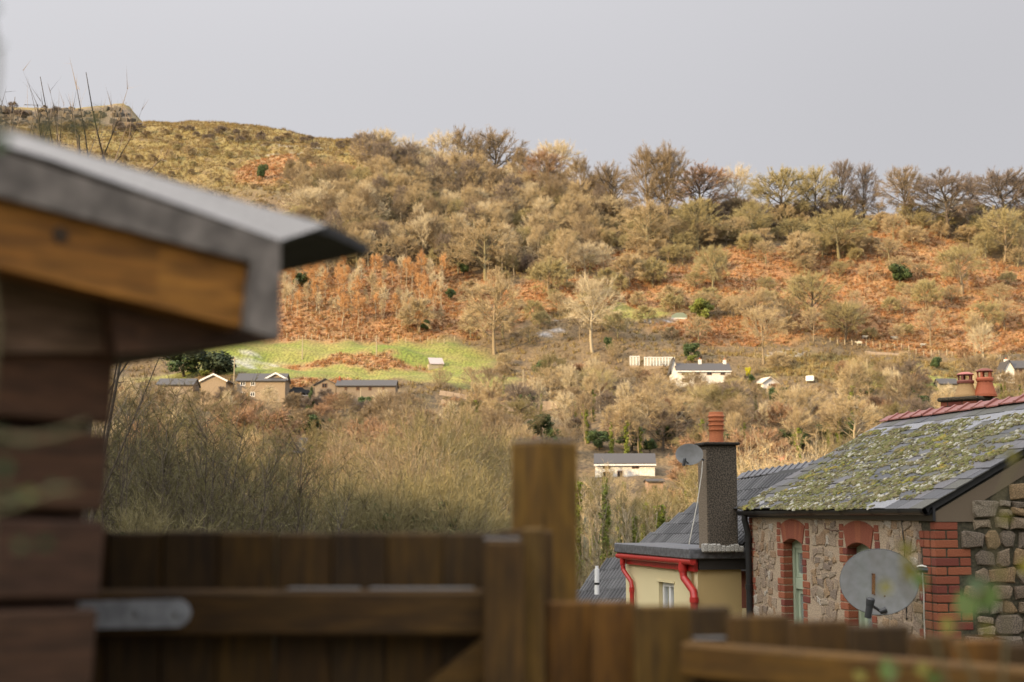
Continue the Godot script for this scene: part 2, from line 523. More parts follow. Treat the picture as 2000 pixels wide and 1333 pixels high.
# many upright shoots from one stool: {h, r, stems, lets, twigs, len, wid, tr}
func coppice(seed_: int, p: Dictionary) -> Array:
	rng.seed = seed_
	var wood := MB.new()
	var crown := MB.new()
	for i in int(p.stems):
		var az := i * 2.4 + rr(-0.3, 0.3)
		var rr_: float = sqrt((i + 0.5) / p.stems)
		var h: float = p.h * rr(0.72, 1.0) * (1.0 - 0.28 * rr_ * rr_)
		var foot: Vector3 = Vector3(cos(az), 0, sin(az)) * p.r * 0.3 * rr_ + Vector3(0, -0.5, 0)
		var tip: Vector3 = Vector3(cos(az), 0, sin(az)) * p.r * rr_ * rr(0.8, 1.1) + Vector3(0, h, 0)
		var stem := bend(foot, tip, 0.06 * h, 7)
		wood.tube(stem, taper(p.tr * rr(0.7, 1.1), 0.012, 7), 4, Color.WHITE, false)
		for k in p.lets:
			var u := clampf(pow(rr(0.0, 1.0), 0.8) * 0.82 + 0.18, 0.0, 0.999) * 7.0
			var q: Vector3 = stem[int(u)].lerp(stem[int(u) + 1], u - int(u))
			var a2 := rr(0, TAU)
			var e: Vector3 = (Vector3(cos(a2), 0, sin(a2)) * rr(0.4, 1.3) + Vector3.UP * rr(0.25, 1.0) + (tip - foot).normalized() * 0.3).normalized()
			var l: float = p.len * rr(0.6, 1.5) * (1.3 - u / 9.0)
			var side := bend(q, q + e * l, -0.08 * l, 2)
			wood.tube(side, [p.wid * 0.9, p.wid * 0.6, p.wid * 0.25], 3, Color.WHITE, false)
			for j in 3:
				var v := rr(0.3, 1.9)
				var w: Vector3 = side[int(v)].lerp(side[int(v) + 1], v - int(v))
				spray(crown, w, (e + rv() * 0.7).normalized(), l * rr(0.3, 0.6), p.wid * 0.8, p.twigs)
	return [wood.mesh(), crown.mesh()]

# leaf-sized faces through lumps [[centre, radii], ...]
func leaves(seed_: int, lumps: Array, count: int, size: float, drop := 0.0) -> ArrayMesh:
	rng.seed = seed_
	var m := MB.new()
	for i in count:
		var l: Array = lumps[i % lumps.size()]
		var dir := rv().normalized()
		var p: Vector3 = l[0] + dir * l[1] * pow(rr(0.25, 1.0), 0.5)
		var e := (rv() + Vector3.DOWN * drop).normalized() * size * rr(0.6, 1.3)
		var s := e.cross(dir + rv() * 0.6).normalized() * e.length() * 0.45
		var col := shade_of(Color.WHITE, 0.35)
		m.quad(p - e * 0.5, p - s + e * 0.1, p + e * 0.6, p + s + e * 0.1, col)
	return m.mesh()

var kinds := {}   # name -> [wood mesh, crown mesh, height, optional ivy mesh]

func build_kinds() -> void:
	var oak := {"h": 13.0, "r": 6.2, "cb": 2.2, "limbs": 11, "subs": 8, "lets": 16, "twigs": 12, "len": 1.05, "wid": 0.032, "tr": 0.28, "up": 0.2, "low": -0.45}
	var dome := {"h": 11.0, "r": 6.2, "cb": 1.8, "limbs": 13, "subs": 9, "lets": 18, "twigs": 12, "len": 0.75, "wid": 0.032, "tr": 0.28, "up": 0.3, "low": -0.6}
	var tall := {"h": 17.0, "r": 4.4, "cb": 3.0, "limbs": 15, "subs": 8, "lets": 16, "twigs": 11, "len": 0.95, "wid": 0.028, "tr": 0.26, "up": 0.6, "low": -0.6}
	var airy := {"h": 12.0, "r": 6.0, "cb": 1.8, "limbs": 10, "subs": 7, "lets": 12, "twigs": 9, "len": 1.2, "wid": 0.028, "tr": 0.26, "up": 0.35}
	var thorn := {"h": 5.0, "r": 3.1, "cb": 0.0, "limbs": 12, "subs": 7, "lets": 16, "twigs": 11, "len": 0.65, "wid": 0.036, "tr": 0.12, "up": 0.2}
	var slim := {"h": 11.0, "r": 2.4, "cb": 2.5, "limbs": 11, "subs": 5, "lets": 14, "twigs": 9, "len": 0.9, "wid": 0.028, "tr": 0.12, "up": 0.6}
	var larch := {"h": 6.5, "r": 0.9, "cb": 0.8, "limbs": 9, "subs": 3, "lets": 9, "twigs": 5, "len": 0.6, "wid": 0.05, "tr": 0.07, "up": 0.5}
	kinds["whip0"] = bare_tree(950, {"h": 14.0, "r": 2.6, "cb": 6.0, "limbs": 8, "subs": 4, "lets": 3, "twigs": 2, "len": 0.8, "wid": 0.014, "tr": 0.15, "up": 0.6}) + [14.0]
	kinds["whip1"] = bare_tree(951, {"h": 14.0, "r": 2.6, "cb": 6.0, "limbs": 7, "subs": 4, "lets": 3, "twigs": 2, "len": 0.8, "wid": 0.014, "tr": 0.15, "up": 0.6}) + [14.0]
	for i in 3:
		kinds["oak%d" % i] = bare_tree(100 + i, oak) + [13.0]
		kinds["dome%d" % i] = bare_tree(200 + i, dome) + [11.0]
		kinds["tall%d" % i] = bare_tree(300 + i, tall) + [17.0]
		kinds["thorn%d" % i] = bare_tree(500 + i, thorn) + [5.0]
		kinds["slim%d" % i] = bare_tree(600 + i, slim) + [11.0]
	for i in 2:
		kinds["airy%d" % i] = bare_tree(400 + i, airy) + [12.0]
		kinds["larch%d" % i] = bare_tree(700 + i, larch) + [6.5]
		var lumps := []
		rng.seed = 810 + i
		for k in 9:
			lumps.append([Vector3(rr(-1.3, 1.3), rr(0.8, 3.4), rr(-1.3, 1.3)), Vector3(rr(0.7, 1.3), rr(0.6, 1.0), rr(0.7, 1.3))])
		var stick := MB.new()
		stick.tube([Vector3(0, -0.5, 0), Vector3(0.1, 1.5, 0), Vector3(0, 3.0, 0.1)], [0.16, 0.12, 0.05], 5)
		kinds["holly%d" % i] = [stick.mesh(), leaves(820 + i, lumps, 3200, 0.26), 4.4]
		var fir := []
		for k in 14:
			var y := 0.6 + k * 0.6
			var w := 2.1 * (1.0 - k / 14.5)
			fir.append([Vector3(rr(-0.3, 0.3), y, rr(-0.3, 0.3)), Vector3(w, 0.55, w)])
		var post := MB.new()
		post.tube([Vector3(0, -0.5, 0), Vector3(0, 9.2, 0)], [0.2, 0.03], 6)
		kinds["conifer%d" % i] = [post.mesh(), leaves(840 + i, fir, 4200, 0.32, 0.5), 9.4]
	for i in 3:   # ivy-clad slim trees
		var b := bare_tree(640 + i, {"h": 12.5, "r": 2.6, "cb": 3.0, "limbs": 10, "subs": 5, "lets": 12, "twigs": 9, "len": 1.0, "wid": 0.03, "tr": 0.17, "up": 0.5})
		var lumps := []
		for k in 14:
			lumps.append([Vector3(rr(-0.3, 0.3), 0.3 + k * 0.58, rr(-0.3, 0.3)), Vector3(rr(0.35, 0.75), 0.45, rr(0.35, 0.75)) * (1.15 - k * 0.04)])
		kinds["ivied%d" % i] = b + [12.5, leaves(660 + i, lumps, 2400, 0.2, 0.4)]
	var willow := {"h": 17.0, "r": 6.5, "stems": 22, "lets": 34, "twigs": 6, "len": 2.3, "wid": 0.019, "tr": 0.11}
	for i in 4:
		kinds["willow%d" % i] = coppice(900 + i, willow) + [17.0]
	var ash := {"h": 18.0, "r": 4.6, "cb": 5.0, "limbs": 15, "subs": 8, "lets": 9, "twigs": 8, "len": 1.2, "wid": 0.02, "tr": 0.17, "up": 0.6}
	for i in 3:
		kinds["ash%d" % i] = bare_tree(960 + i, ash) + [18.0]
	var pole := {"h": 14.0, "r": 1.8, "cb": 8.0, "limbs": 9, "subs": 3, "lets": 7, "twigs": 6, "len": 0.9, "wid": 0.02, "tr": 0.12, "up": 0.7}
	for i in 3:
		kinds["pole%d" % i] = bare_tree(990 + i, pole) + [14.0]
		var b := bare_tree(995 + i, pole)
		var lumps := []
		for k in 25:
			lumps.append([Vector3(rr(-0.15, 0.15), 0.4 + k * 0.5, rr(-0.15, 0.15)), Vector3(rr(0.25, 0.6), 0.5, rr(0.25, 0.6))])
		kinds["ivypole%d" % i] = b + [14.0, leaves(1000 + i, lumps, 4200, 0.16, 0.4)]
	for i in 2:   # ivied trees near enough to show their leaves
		var b := bare_tree(970 + i, ash)
		var lumps := []
		for k in 27:
			lumps.append([Vector3(rr(-0.5, 0.5), 0.5 + k * 0.6, rr(-0.5, 0.5)), Vector3(rr(0.5, 1.3), 0.6, rr(0.5, 1.3)) * (1.2 - k * 0.03)])
		kinds["creeper%d" % i] = b + [18.0, leaves(980 + i, lumps, 8000, 0.15, 0.4)]
	var shoot := {"h": 8.0, "r": 3.0, "stems": 18, "lets": 20, "twigs": 6, "len": 1.4, "wid": 0.026, "tr": 0.05}
	for i in 3:
		kinds["shoot%d" % i] = coppice(930 + i, shoot) + [8.0]

func tint(id: String) -> StandardMaterial3D:
	match id:
		"tan": return thin("tan twigs", lin(0.43, 0.34, 0.20))
		"pale": return thin("pale dry twigs", lin(0.54, 0.46, 0.31))
		"olive": return thin("lichened olive twigs", lin(0.36, 0.31, 0.155))
		"grey": return thin("grey brown twigs", lin(0.20, 0.16, 0.13))
		"russet": return thin("russet twigs", lin(0.33, 0.21, 0.125))
		"dim": return thin("brown twigs", lin(0.25, 0.19, 0.115))
		"larch": return thin("bare larch twigs", lin(0.52, 0.30, 0.13))
		"willow": return thin("green-brown willow twigs", lin(0.115, 0.10, 0.036))
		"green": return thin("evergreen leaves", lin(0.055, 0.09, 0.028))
		"dark": return thin("dark conifer needles", lin(0.03, 0.05, 0.024))
		"moss": return thin("bright green leaves", lin(0.16, 0.19, 0.035))
		"scrub": return thin("brown scrub twigs", lin(0.20, 0.17, 0.075))
		"gold": return thin("golden conifer needles", lin(0.45, 0.42, 0.02))
		"ivy": return thin("sunlit ivy leaves", lin(0.17, 0.21, 0.03))  # the yellow of sunlight is put into this green
	return null

func bark(id: String) -> StandardMaterial3D:
	var t := noise_tex("bark", 0.03, 4, Color(0.55, 0.55, 0.55), Color(1, 1, 1))
	match id:
		"pale": return mat("pale bark", lin(0.62, 0.53, 0.37), 0.95, t, 0.8)
		"dark": return mat("dark bark", lin(0.15, 0.12, 0.085), 0.95, t, 0.8)
		"green": return mat("algae-green bark", lin(0.36, 0.32, 0.18), 0.95, t, 0.8)
	return mat("brown bark", lin(0.42, 0.33, 0.21), 0.95, t, 0.8)

# the houses across the valley stand clear of tall growth in front of them
const CLEAR := [[300, 733, 376, 766], [386, 728, 446, 768], [456, 724, 572, 772], [610, 736, 776, 774], [1228, 694, 1320, 714], [1306, 696, 1432, 744], [1484, 734, 1526, 756], [1156, 882, 1284, 934], [1262, 934, 1300, 960], [1956, 696, 2010, 740], [1832, 736, 1874, 757], [828, 690, 912, 722], [855, 764, 916, 778], [1574, 736, 1594, 748], [566, 752, 606, 776], [1520, 892, 1556, 906]]

func seen(p: Vector3) -> Vector2:
	var z := -p.z * cos(PITCH) + p.y * sin(PITCH)
	return Vector2(1000.0 + FOCAL * p.x / z, 666.5 - FOCAL * (p.y * cos(PITCH) + p.z * sin(PITCH)) / z)

func cap(foot: Vector3, h: float, wide: float) -> float:
	var a := seen(foot)
	var r := h * wide * 0.34 * FOCAL / -foot.z
	for c in CLEAR:
		if a.x + r > c[0] and a.x - r < c[2] and a.y > c[1] + 4:
			var top := seen(foot + Vector3(0, h, 0)).y
			var low: float = lerpf(c[1], c[3], 0.62)
			if top < low:
				h = minf(h, h * (a.y - low) / (a.y - top) * rr(0.8, 1.0))
	return h

# kind, foot on the ground, height (m), twig tint, bark, name, label, group, width factor
func plant(kind: String, foot: Vector3, h: float, tn: String, bk: String, called: String, label: String, group: String, wide := 1.0) -> Node3D:
	var k: Array = kinds[kind]
	var s: float = h / k[2]
	var o := base(called, Transform3D(Basis(Vector3.UP, rr(0, TAU)).scaled(Vector3(s * wide, s, s * wide)), foot))
	put(k[0], "trunk", bark(bk), o)
	put(k[1], "crown", tint(tn), o)
	if k.size() > 3:
		put(k[3], "ivy", tint("ivy"), o)
	tag(o, label, "bush" if called.ends_with("bush") or called.ends_with("shrub") else "tree", group)
	return o

# a tree that stands on the hillside with its foot and its top at these heights of the photograph
func stand(kind: String, x: float, y0: float, y1: float, tn: String, bk: String, called: String, label: String, group := "", wide := 1.0) -> Node3D:
	var foot := hit(x, y0)
	var h: float = at(x, y1, -foot.z).y - foot.y
	return plant(kind, foot, h, tn, bk, called, label, group, wide)

func build_skyline() -> void:
	var g := "bare trees along the skyline"
	for a in [
		["oak0", 905, 345, 262, "dim", "dark", "slender bare oak on the skyline, left of a matching pair", 0.8],
		["oak1", 965, 345, 264, "dim", "dark", "spreading bare oak on the skyline, right of a matching pair", 0.95],
		["airy0", 800, 350, 278, "pale", "brown", "pale thin tree on the skyline beside the brown moor shrubs", 0.9],
		["airy1", 862, 350, 268, "pale", "brown", "pale airy tree just left of the pair of skyline oaks", 0.9],
		["slim0", 746, 345, 262, "pale", "pale", "leftmost slim pale tree of the skyline wood", 1.3],
		["tall0", 1018, 395, 296, "dim", "brown", "narrow brown tree right of the pair of skyline oaks", 0.8],
		["oak2", 1085, 395, 284, "pale", "brown", "pale twiggy tree top rising behind the brown skyline wood", 0.9],
		["tall1", 1062, 410, 300, "russet", "brown", "broad russet tree in the middle of the skyline wood", 1.3],
		["tall2", 1132, 430, 314, "dim", "brown", "egg-shaped bare tree at the right end of the skyline wood", 0.9],
		["oak0", 1196, 440, 330, "dim", "dark", "dark-trunked round tree standing alone in the skyline gap", 0.95],
		["tall0", 1268, 465, 290, "dim", "brown", "tall many-limbed tree, left of the highest group on the right", 0.95],
		["tall1", 1302, 465, 288, "dim", "brown", "tall many-limbed tree, right of the highest group on the right", 0.95],
		["dome0", 1374, 440, 330, "russet", "dark", "russet dome-shaped tree right of the tallest skyline trees", 1.0],
		["airy0", 1440, 435, 334, "pale", "pale", "small pale tree with thin twigs between two dark domes", 0.8],
		["dome1", 1528, 445, 340, "olive", "dark", "olive dome-shaped tree left of the tall skyline row", 1.0],
		["oak1", 1592, 445, 336, "olive", "dark", "open olive tree next to the olive dome on the skyline", 0.9],
		["tall2", 1650, 445, 321, "grey", "dark", "grey-brown tall tree, left of two tall neighbours", 0.9],
		["tall0", 1692, 440, 326, "grey", "dark", "grey-brown tall tree, right of two tall neighbours", 0.85],
		["oak2", 1766, 446, 334, "dim", "dark", "lone bare tree over the open snowy gap in the skyline", 0.85],
		["dome2", 1850, 462, 345, "grey", "dark", "wide dark umbrella-shaped tree on the right skyline", 1.1],
		["dome0", 1962, 452, 340, "grey", "dark", "dark round tree at the right end of the skyline", 1.1],
		["dome1", 2010, 455, 350, "grey", "dark", "dark tree cut by the right edge of the picture on the skyline", 1.0]]:
		stand(a[0], a[1], a[2], a[3] - 10.0, a[4], a[5], "skyline_tree", a[6], g, a[7] * 1.12)

func build_field_trees() -> void:
	var g := "single trees on the bracken hillside"
	for a in [
		["oak0", 1265, 492, 392, "tan", "green", "mossy spreading tree below the tallest skyline group", 1.15],
		["dome1", 1362, 482, 388, "olive", "green", "large olive round tree under the russet dome", 1.1],
		["oak1", 1470, 470, 392, "olive", "green", "olive tree below the small pale skyline tree", 1.1],
		["dome2", 1640, 505, 408, "olive", "green", "broad olive thicket tree left of the bare rust bank", 1.25],
		["dome0", 1962, 512, 404, "olive", "brown", "olive tree below the dark round tree at the right end", 1.0],
		["oak2", 1392, 578, 478, "olive", "green", "mossy tree with dark low limbs in mid hillside", 0.95],
		["dome1", 948, 545, 430, "tan", "green", "big tan dome tree in the middle of the wooded slope", 1.05],
		["oak0", 966, 690, 536, "tan", "brown", "huge pale tree standing beside the green field", 0.95],
		["airy1", 1158, 685, 540, "pale", "pale", "pale tree with bright limbs right of the huge tree", 0.95],
		["dome2", 1480, 655, 560, "tan", "brown", "tan dome tree above the white cottage", 1.0],
		["oak1", 1585, 645, 530, "olive", "dark", "spreading olive tree with a dark trunk on the bracken", 1.15],
		["dome0", 1650, 668, 588, "olive", "dark", "low flat olive tree above the fence line", 1.2],
		["airy0", 1492, 712, 600, "tan", "brown", "tall tan tree beside the dark frosted bank", 0.9],
		["oak2", 1880, 575, 478, "olive", "brown", "wide olive tree right of the dark green bush", 1.3],
		["dome1", 1926, 655, 588, "olive", "green", "grey-olive dome on the right bracken slope", 1.15],
		["airy1", 1818, 672, 598, "tan", "brown", "small tan tree with a dark foot by the bracken path", 0.9],
		["airy0", 1922, 715, 632, "pale", "pale", "crooked pale tree leaning beside the field fence", 0.8],
		["slim1", 1110, 560, 460, "tan", "pale", "slim pale tree between two olive bushes", 1.3],
		["oak0", 826, 510, 415, "pale", "pale", "pale dead-looking trunk in the wooded slope", 0.7],
		["oak1", 690, 470, 385, "tan", "brown", "tan spreading tree just above the shed roof end", 1.0],
		["slim2", 1905, 700, 610, "tan", "brown", "thin brown tree near the right fence", 1.0]]:
		stand(a[0], a[1], a[2], a[3], a[4], a[5], "hillside_tree", a[6], g, a[7])
	g = "single bushes on the bracken hillside"
	for a in [
		["thorn0", 1075, 582, 508, "olive", "olive bush left of a pale slim tree", 1.0],
		["thorn1", 1185, 560, 525, "olive", "low olive bush right of a pale slim tree", 1.0],
		["thorn2", 1232, 560, 496, "tan", "tan bush in front of the small rust bank", 1.0],
		["thorn0", 1275, 555, 505, "olive", "olive bush right of the tan bush on the bank", 1.0],
		["thorn1", 1810, 602, 548, "olive", "grey-olive thorn bush below the dark green bush", 0.9],
		["thorn2", 1742, 612, 580, "olive", "small round thorn bush alone on the bracken", 0.9],
		["thorn0", 1700, 665, 640, "olive", "low bush by the sheep", 1.0],
		["thorn1", 820, 650, 585, "tan", "tan bush at the foot of the larch bank", 1.0],
		["thorn2", 1660, 500, 455, "tan", "dense tan bush at the left edge of the rust bank", 1.2],
		["thorn0", 1560, 520, 470, "tan", "tan bush high on the right slope", 1.2],
		["thorn1", 1310, 600, 560, "tan", "pale bush above the green tarpaulin", 1.2]]:
		stand(a[0], a[1], a[2], a[3], a[4], "brown", "thorn_bush", a[5], g, a[6])
	g = "evergreen bushes"
	for a in [
		["holly0", 1758, 553, 506, "green", "round dark green bush alone on the rust bank", 1.1],
		["holly1", 1372, 628, 580, "moss", "bright green bush beside the tarpaulin", 1.0],
		["holly0", 512, 350, 312, "green", "small green bush on the upper left moor", 0.6],
		["holly1", 742, 475, 440, "dark", "dark evergreen right of the shed roof", 0.8],
		["holly0", 735, 510, 455, "dark", "dark evergreen touching the tip of the shed roof", 0.8],
		["holly1", 590, 560, 530, "green", "low green thicket under the shed roof end", 1.8],
		["holly0", 905, 535, 505, "green", "green bush between the tan trees", 0.9],
		["holly1", 880, 585, 562, "green", "small dark bush above the larch bank", 0.9],
		["holly0", 832, 648, 618, "green", "green bush at the right end of the larch bank", 0.8],
		["holly1", 1350, 702, 668, "green", "dark green bush behind the white cottage", 1.1],
		["holly0", 1352, 708, 690, "moss", "light green shrub behind the cottage roof", 1.2],
		["holly0", 415, 735, 672, "dark", "big dark evergreen above the small gabled house", 1.7],
		["holly1", 358, 735, 676, "green", "green evergreen left of the big dark one", 1.5],
		["conifer0", 606, 812, 752, "green", "green conifer between the two stone houses", 0.9],
		["holly1", 1462, 737, 716, "gold", "bright yellow bush right of the white cottage", 0.55],
		["holly0", 1468, 748, 728, "green", "dark shrub under the bright yellow bush", 0.9],
		["holly1", 1060, 745, 700, "green", "dark ivy-covered bush below the huge pale tree", 0.9],
		["holly0", 1190, 690, 650, "green", "green bush by the pale limbed tree", 0.6],
		["holly1", 400, 735, 722, "moss", "light green bush behind the small gabled house", 1.6],
		["holly0", 1830, 720, 690, "green", "dark bush on the field fence", 0.8],
		["holly1", 1650, 745, 728, "green", "green shrub right of the white shed", 1.2]]:
		stand(a[0], a[1], a[2], a[3], a[4], "dark", "evergreen_bush", a[5], g, a[6])

const SHAPES := {"holly": "evergreen bush", "oak": "spreading tree", "dome": "round-crowned tree", "tall": "egg-shaped tree", "airy": "open thin-limbed tree", "thorn": "dense bush", "slim": "slim tree", "larch": "young larch", "shoot": "clump of upright shoots", "ivied": "ivy-clad tree", "willow": "willow", "ash": "ash"}
const HUES := {"scrub": "dull brown", "green": "dark green", "tan": "tan", "pale": "pale", "olive": "olive", "grey": "grey-brown", "russet": "russet", "dim": "brown", "larch": "orange-brown", "willow": "green-brown"}

func described(kind: String, tn: String, h: float) -> String:
	return ("low " if h < 3.0 else "tall " if h > 9.0 else "") + HUES.get(tn, tn) + " " + SHAPES.get(kind, kind)

func part_of(foot: Vector3) -> String:
	var x := seen(foot).x
	return ", far left" if x < 400 else ", left of centre" if x < 800 else ", in the middle" if x < 1200 else ", right of centre" if x < 1600 else ", far right"

# woodland that fills a stretch of the photograph: feet between these bounds
func fill(count: int, x0: float, x1: float, ytop: Callable, ybot: Callable, gap: float, pick: Array, called: String, label: String, group: String) -> void:
	var feet := []
	var tries := 0
	while feet.size() < count and tries < count * 14:
		tries += 1
		var x := rr(x0, x1)
		var y := lerpf(ytop.call(x), ybot.call(x), rng.randf())
		var f := hit(x, y)
		if feet.any(func(o): return Vector2(o.x - f.x, o.z - f.z).length() < gap):
			continue
		var w := cover(f.x, f.z)
		if w.green > 0.3 or w.frost > 0.5 or (w.rust > 0.5 and rng.randf() < 0.85):
			continue
		var k: Array = pick[rng.randi() % pick.size()]
		var kind: String = k[0] + str(rng.randi() % (2 if k[0] in ["airy", "larch", "holly", "conifer"] else 3))
		var wide := rr(0.9, 1.3)
		var h := cap(f, rr(k[1], k[2]), wide)
		if h < 1.2:
			continue
		feet.append(f)
		plant(kind, f, h, k[3], k[4], called, described(k[0], k[3], h) + " " + label + part_of(f), group, wide)

func build_woods() -> void:
	var flat := func(y): return func(_x): return y
	rng.seed = 41
	fill(85, 700, 1200, func(x): return lerpf(315.0, 425.0, (x - 700) / 500), func(x): return lerpf(365.0, 460.0, (x - 700) / 500), 2.8,
		[["oak", 10, 14, "tan", "brown"], ["tall", 11, 16, "dim", "brown"], ["slim", 9, 13, "tan", "pale"], ["airy", 9, 12, "pale", "brown"], ["tall", 11, 16, "grey", "pale"], ["thorn", 4, 7, "dim", "brown"]],
		"upper_wood_tree", "just below the left skyline", "upper wood")
	fill(240, 560, 1180, func(x): return lerpf(350.0, 440.0, (x - 560) / 620), flat.call(548.0), 2.5,
		[["oak", 8, 12, "tan", "green"], ["dome", 7, 10, "tan", "brown"], ["airy", 8, 12, "pale", "pale"], ["thorn", 4, 7, "olive", "brown"], ["slim", 8, 13, "tan", "pale"], ["oak", 7, 11, "olive", "green"], ["tall", 9, 14, "tan", "pale"], ["tall", 9, 13, "dim", "brown"], ["slim", 8, 12, "pale", "pale"], ["thorn", 3, 6, "dim", "brown"], ["tall", 9, 14, "grey", "pale"], ["oak", 8, 11, "dim", "pale"], ["thorn", 3, 5, "grey", "dark"]],
		"slope_tree", "in the wood on the middle slope", "wood on the middle slope")
	fill(130, 1150, 2010, flat.call(435.0), flat.call(515.0), 3.2,
		[["thorn", 3.5, 6, "olive", "brown"], ["dome", 5, 8, "olive", "green"], ["thorn", 4, 6, "tan", "brown"], ["oak", 6, 9, "tan", "green"]],
		"scrub_tree", "under the right skyline", "scrub below the right skyline")
	fill(72, 880, 2000, flat.call(520.0), flat.call(672.0), 5.5,
		[["thorn", 2, 5, "olive", "brown"], ["thorn", 2.5, 5, "tan", "brown"], ["airy", 5, 9, "tan", "brown"], ["dome", 4, 7, "tan", "green"], ["dome", 4, 7, "olive", "green"]],
		"slope_bush", "on the bracken slope", "scattered slope bushes")
	fill(95, 545, 870, flat.call(545.0), flat.call(650.0), 2.0,
		[["larch", 5, 10, "larch", "pale"], ["larch", 4, 8, "tan", "pale"], ["larch", 5, 9, "pale", "pale"]],
		"young_larch", "on the bracken bank above the field", "young larches on the bank")
	fill(60, -10, 720, func(x): return 214.0 if x < 120.0 else lerpf(245.0, 275.0, (x - 130) / 590), func(x): return 236.0 if x < 120.0 else lerpf(262.0, 300.0, (x - 130) / 590), 3.0,
		[["thorn", 2, 4.2, "grey", "dark"], ["thorn", 1.6, 3, "dim", "dark"]],
		"moor_shrub", "on the crest of the moor", "shrubs on the moor crest")
	fill(70, 200, 720, flat.call(285.0), flat.call(420.0), 4.5,
		[["thorn", 1.5, 3.5, "dim", "brown"], ["thorn", 2, 4, "tan", "brown"], ["thorn", 1.5, 3, "olive", "brown"]],
		"heath_shrub", "on the yellow moor grass", "shrubs on the yellow moor")
	fill(52, 1140, 1735, flat.call(426.0), flat.call(446.0), 2.6,
		[["thorn", 3, 6, "grey", "dark"], ["thorn", 3, 6, "dim", "brown"], ["dome", 5, 8, "dim", "dark"], ["dome", 5, 8, "grey", "dark"], ["airy", 6, 9, "grey", "dark"]],
		"crest_bush", "under the skyline trees on the crest", "undergrowth of the skyline belt")
	fill(14, 1860, 2010, flat.call(432.0), flat.call(452.0), 2.6,
		[["thorn", 3, 6, "grey", "dark"], ["dome", 5, 8, "grey", "dark"]],
		"crest_bush", "at the right end of the crest", "undergrowth of the skyline belt")
	# between the farms and the valley bottom
	fill(150, 860, 2000, flat.call(760.0), flat.call(890.0), 3.2,
		[["airy", 6, 9, "dim", "brown"], ["oak", 7, 10, "scrub", "brown"], ["slim", 7, 10, "pale", "pale"], ["thorn", 3, 6, "russet", "brown"], ["airy", 7, 10, "olive", "pale"], ["oak", 7, 10, "tan", "pale"], ["shoot", 4, 7, "dim", "brown"], ["ivied", 7, 10, "tan", "brown"], ["oak", 6, 9, "dim", "brown"], ["ivied", 6, 9, "dim", "brown"], ["holly", 2.5, 5, "green", "dark"], ["oak", 6, 9, "grey", "dark"], ["thorn", 3, 5, "grey", "dark"]],
		"valley_tree", "in the wood below the white cottage", "lower wood on the right")
	fill(64, 230, 900, flat.call(790.0), flat.call(905.0), 3.6,
		[["shoot", 5, 8, "scrub", "brown"], ["oak", 7, 9, "dim", "brown"], ["slim", 6, 9, "pale", "pale"], ["thorn", 3, 5, "russet", "brown"], ["thorn", 3, 5, "dim", "brown"], ["holly", 2, 4, "green", "dark"], ["thorn", 3, 5, "grey", "dark"]],
		"farm_tree", "below the stone houses", "lower wood on the left")
	fill(22, 860, 2000, flat.call(700.0), flat.call(770.0), 6.0,
		[["thorn", 2, 4, "tan", "brown"], ["thorn", 2, 4, "russet", "brown"], ["shoot", 4, 6, "tan", "brown"]],
		"garden_bush", "among the cottage gardens", "bushes round the cottages")
	rng.seed = 77
	for a in [["ivied0", 1140, 830, 765], ["ivied1", 1225, 900, 780], ["ivied2", 1195, 890, 790], ["ivied0", 1250, 895, 800], ["ivied1", 1665, 850, 700], ["ivied2", 1640, 880, 770], ["ivied0", 1560, 920, 790], ["ivied1", 960, 860, 740], ["ivied2", 930, 850, 745], ["ivied0", 1450, 860, 770], ["ivied1", 1160, 760, 690]]:
		stand(a[0], a[1], a[2], a[3], "tan", "brown", "ivy_clad_tree", "bare tree with green ivy up its trunk in the lower wood", "ivy-clad trees in the lower wood", 1.1)
	for a in [["holly0", 1130, 850, 815], ["holly1", 1090, 870, 835], ["holly0", 1300, 860, 820], ["holly1", 1420, 880, 840], ["holly0", 1590, 850, 815], ["holly1", 1700, 830, 800], ["holly0", 610, 850, 800], ["holly1", 640, 855, 815], ["holly0", 730, 870, 830], ["holly1", 1040, 800, 770], ["holly0", 960, 880, 840], ["holly1", 985, 870, 825], ["holly0", 1235, 880, 820], ["holly1", 1170, 880, 838], ["holly0", 1270, 885, 850], ["holly1", 1630, 865, 810], ["holly0", 1660, 850, 815], ["holly1", 1505, 875, 835], ["holly0", 1555, 880, 825], ["holly1", 1800, 800, 770], ["holly0", 700, 850, 815], ["holly1", 560, 840, 810]]:
		stand(a[0], a[1], a[2], a[3], "green", "dark", "dark_bush", "dark green bush in the shade of the lower wood", "dark bushes in the lower wood", 1.2)
	stand("thorn0", 655, 812, 770, "russet", "brown", "russet_bush", "red-brown hedge bush in front of the cottage with the long roof", "", 1.3)

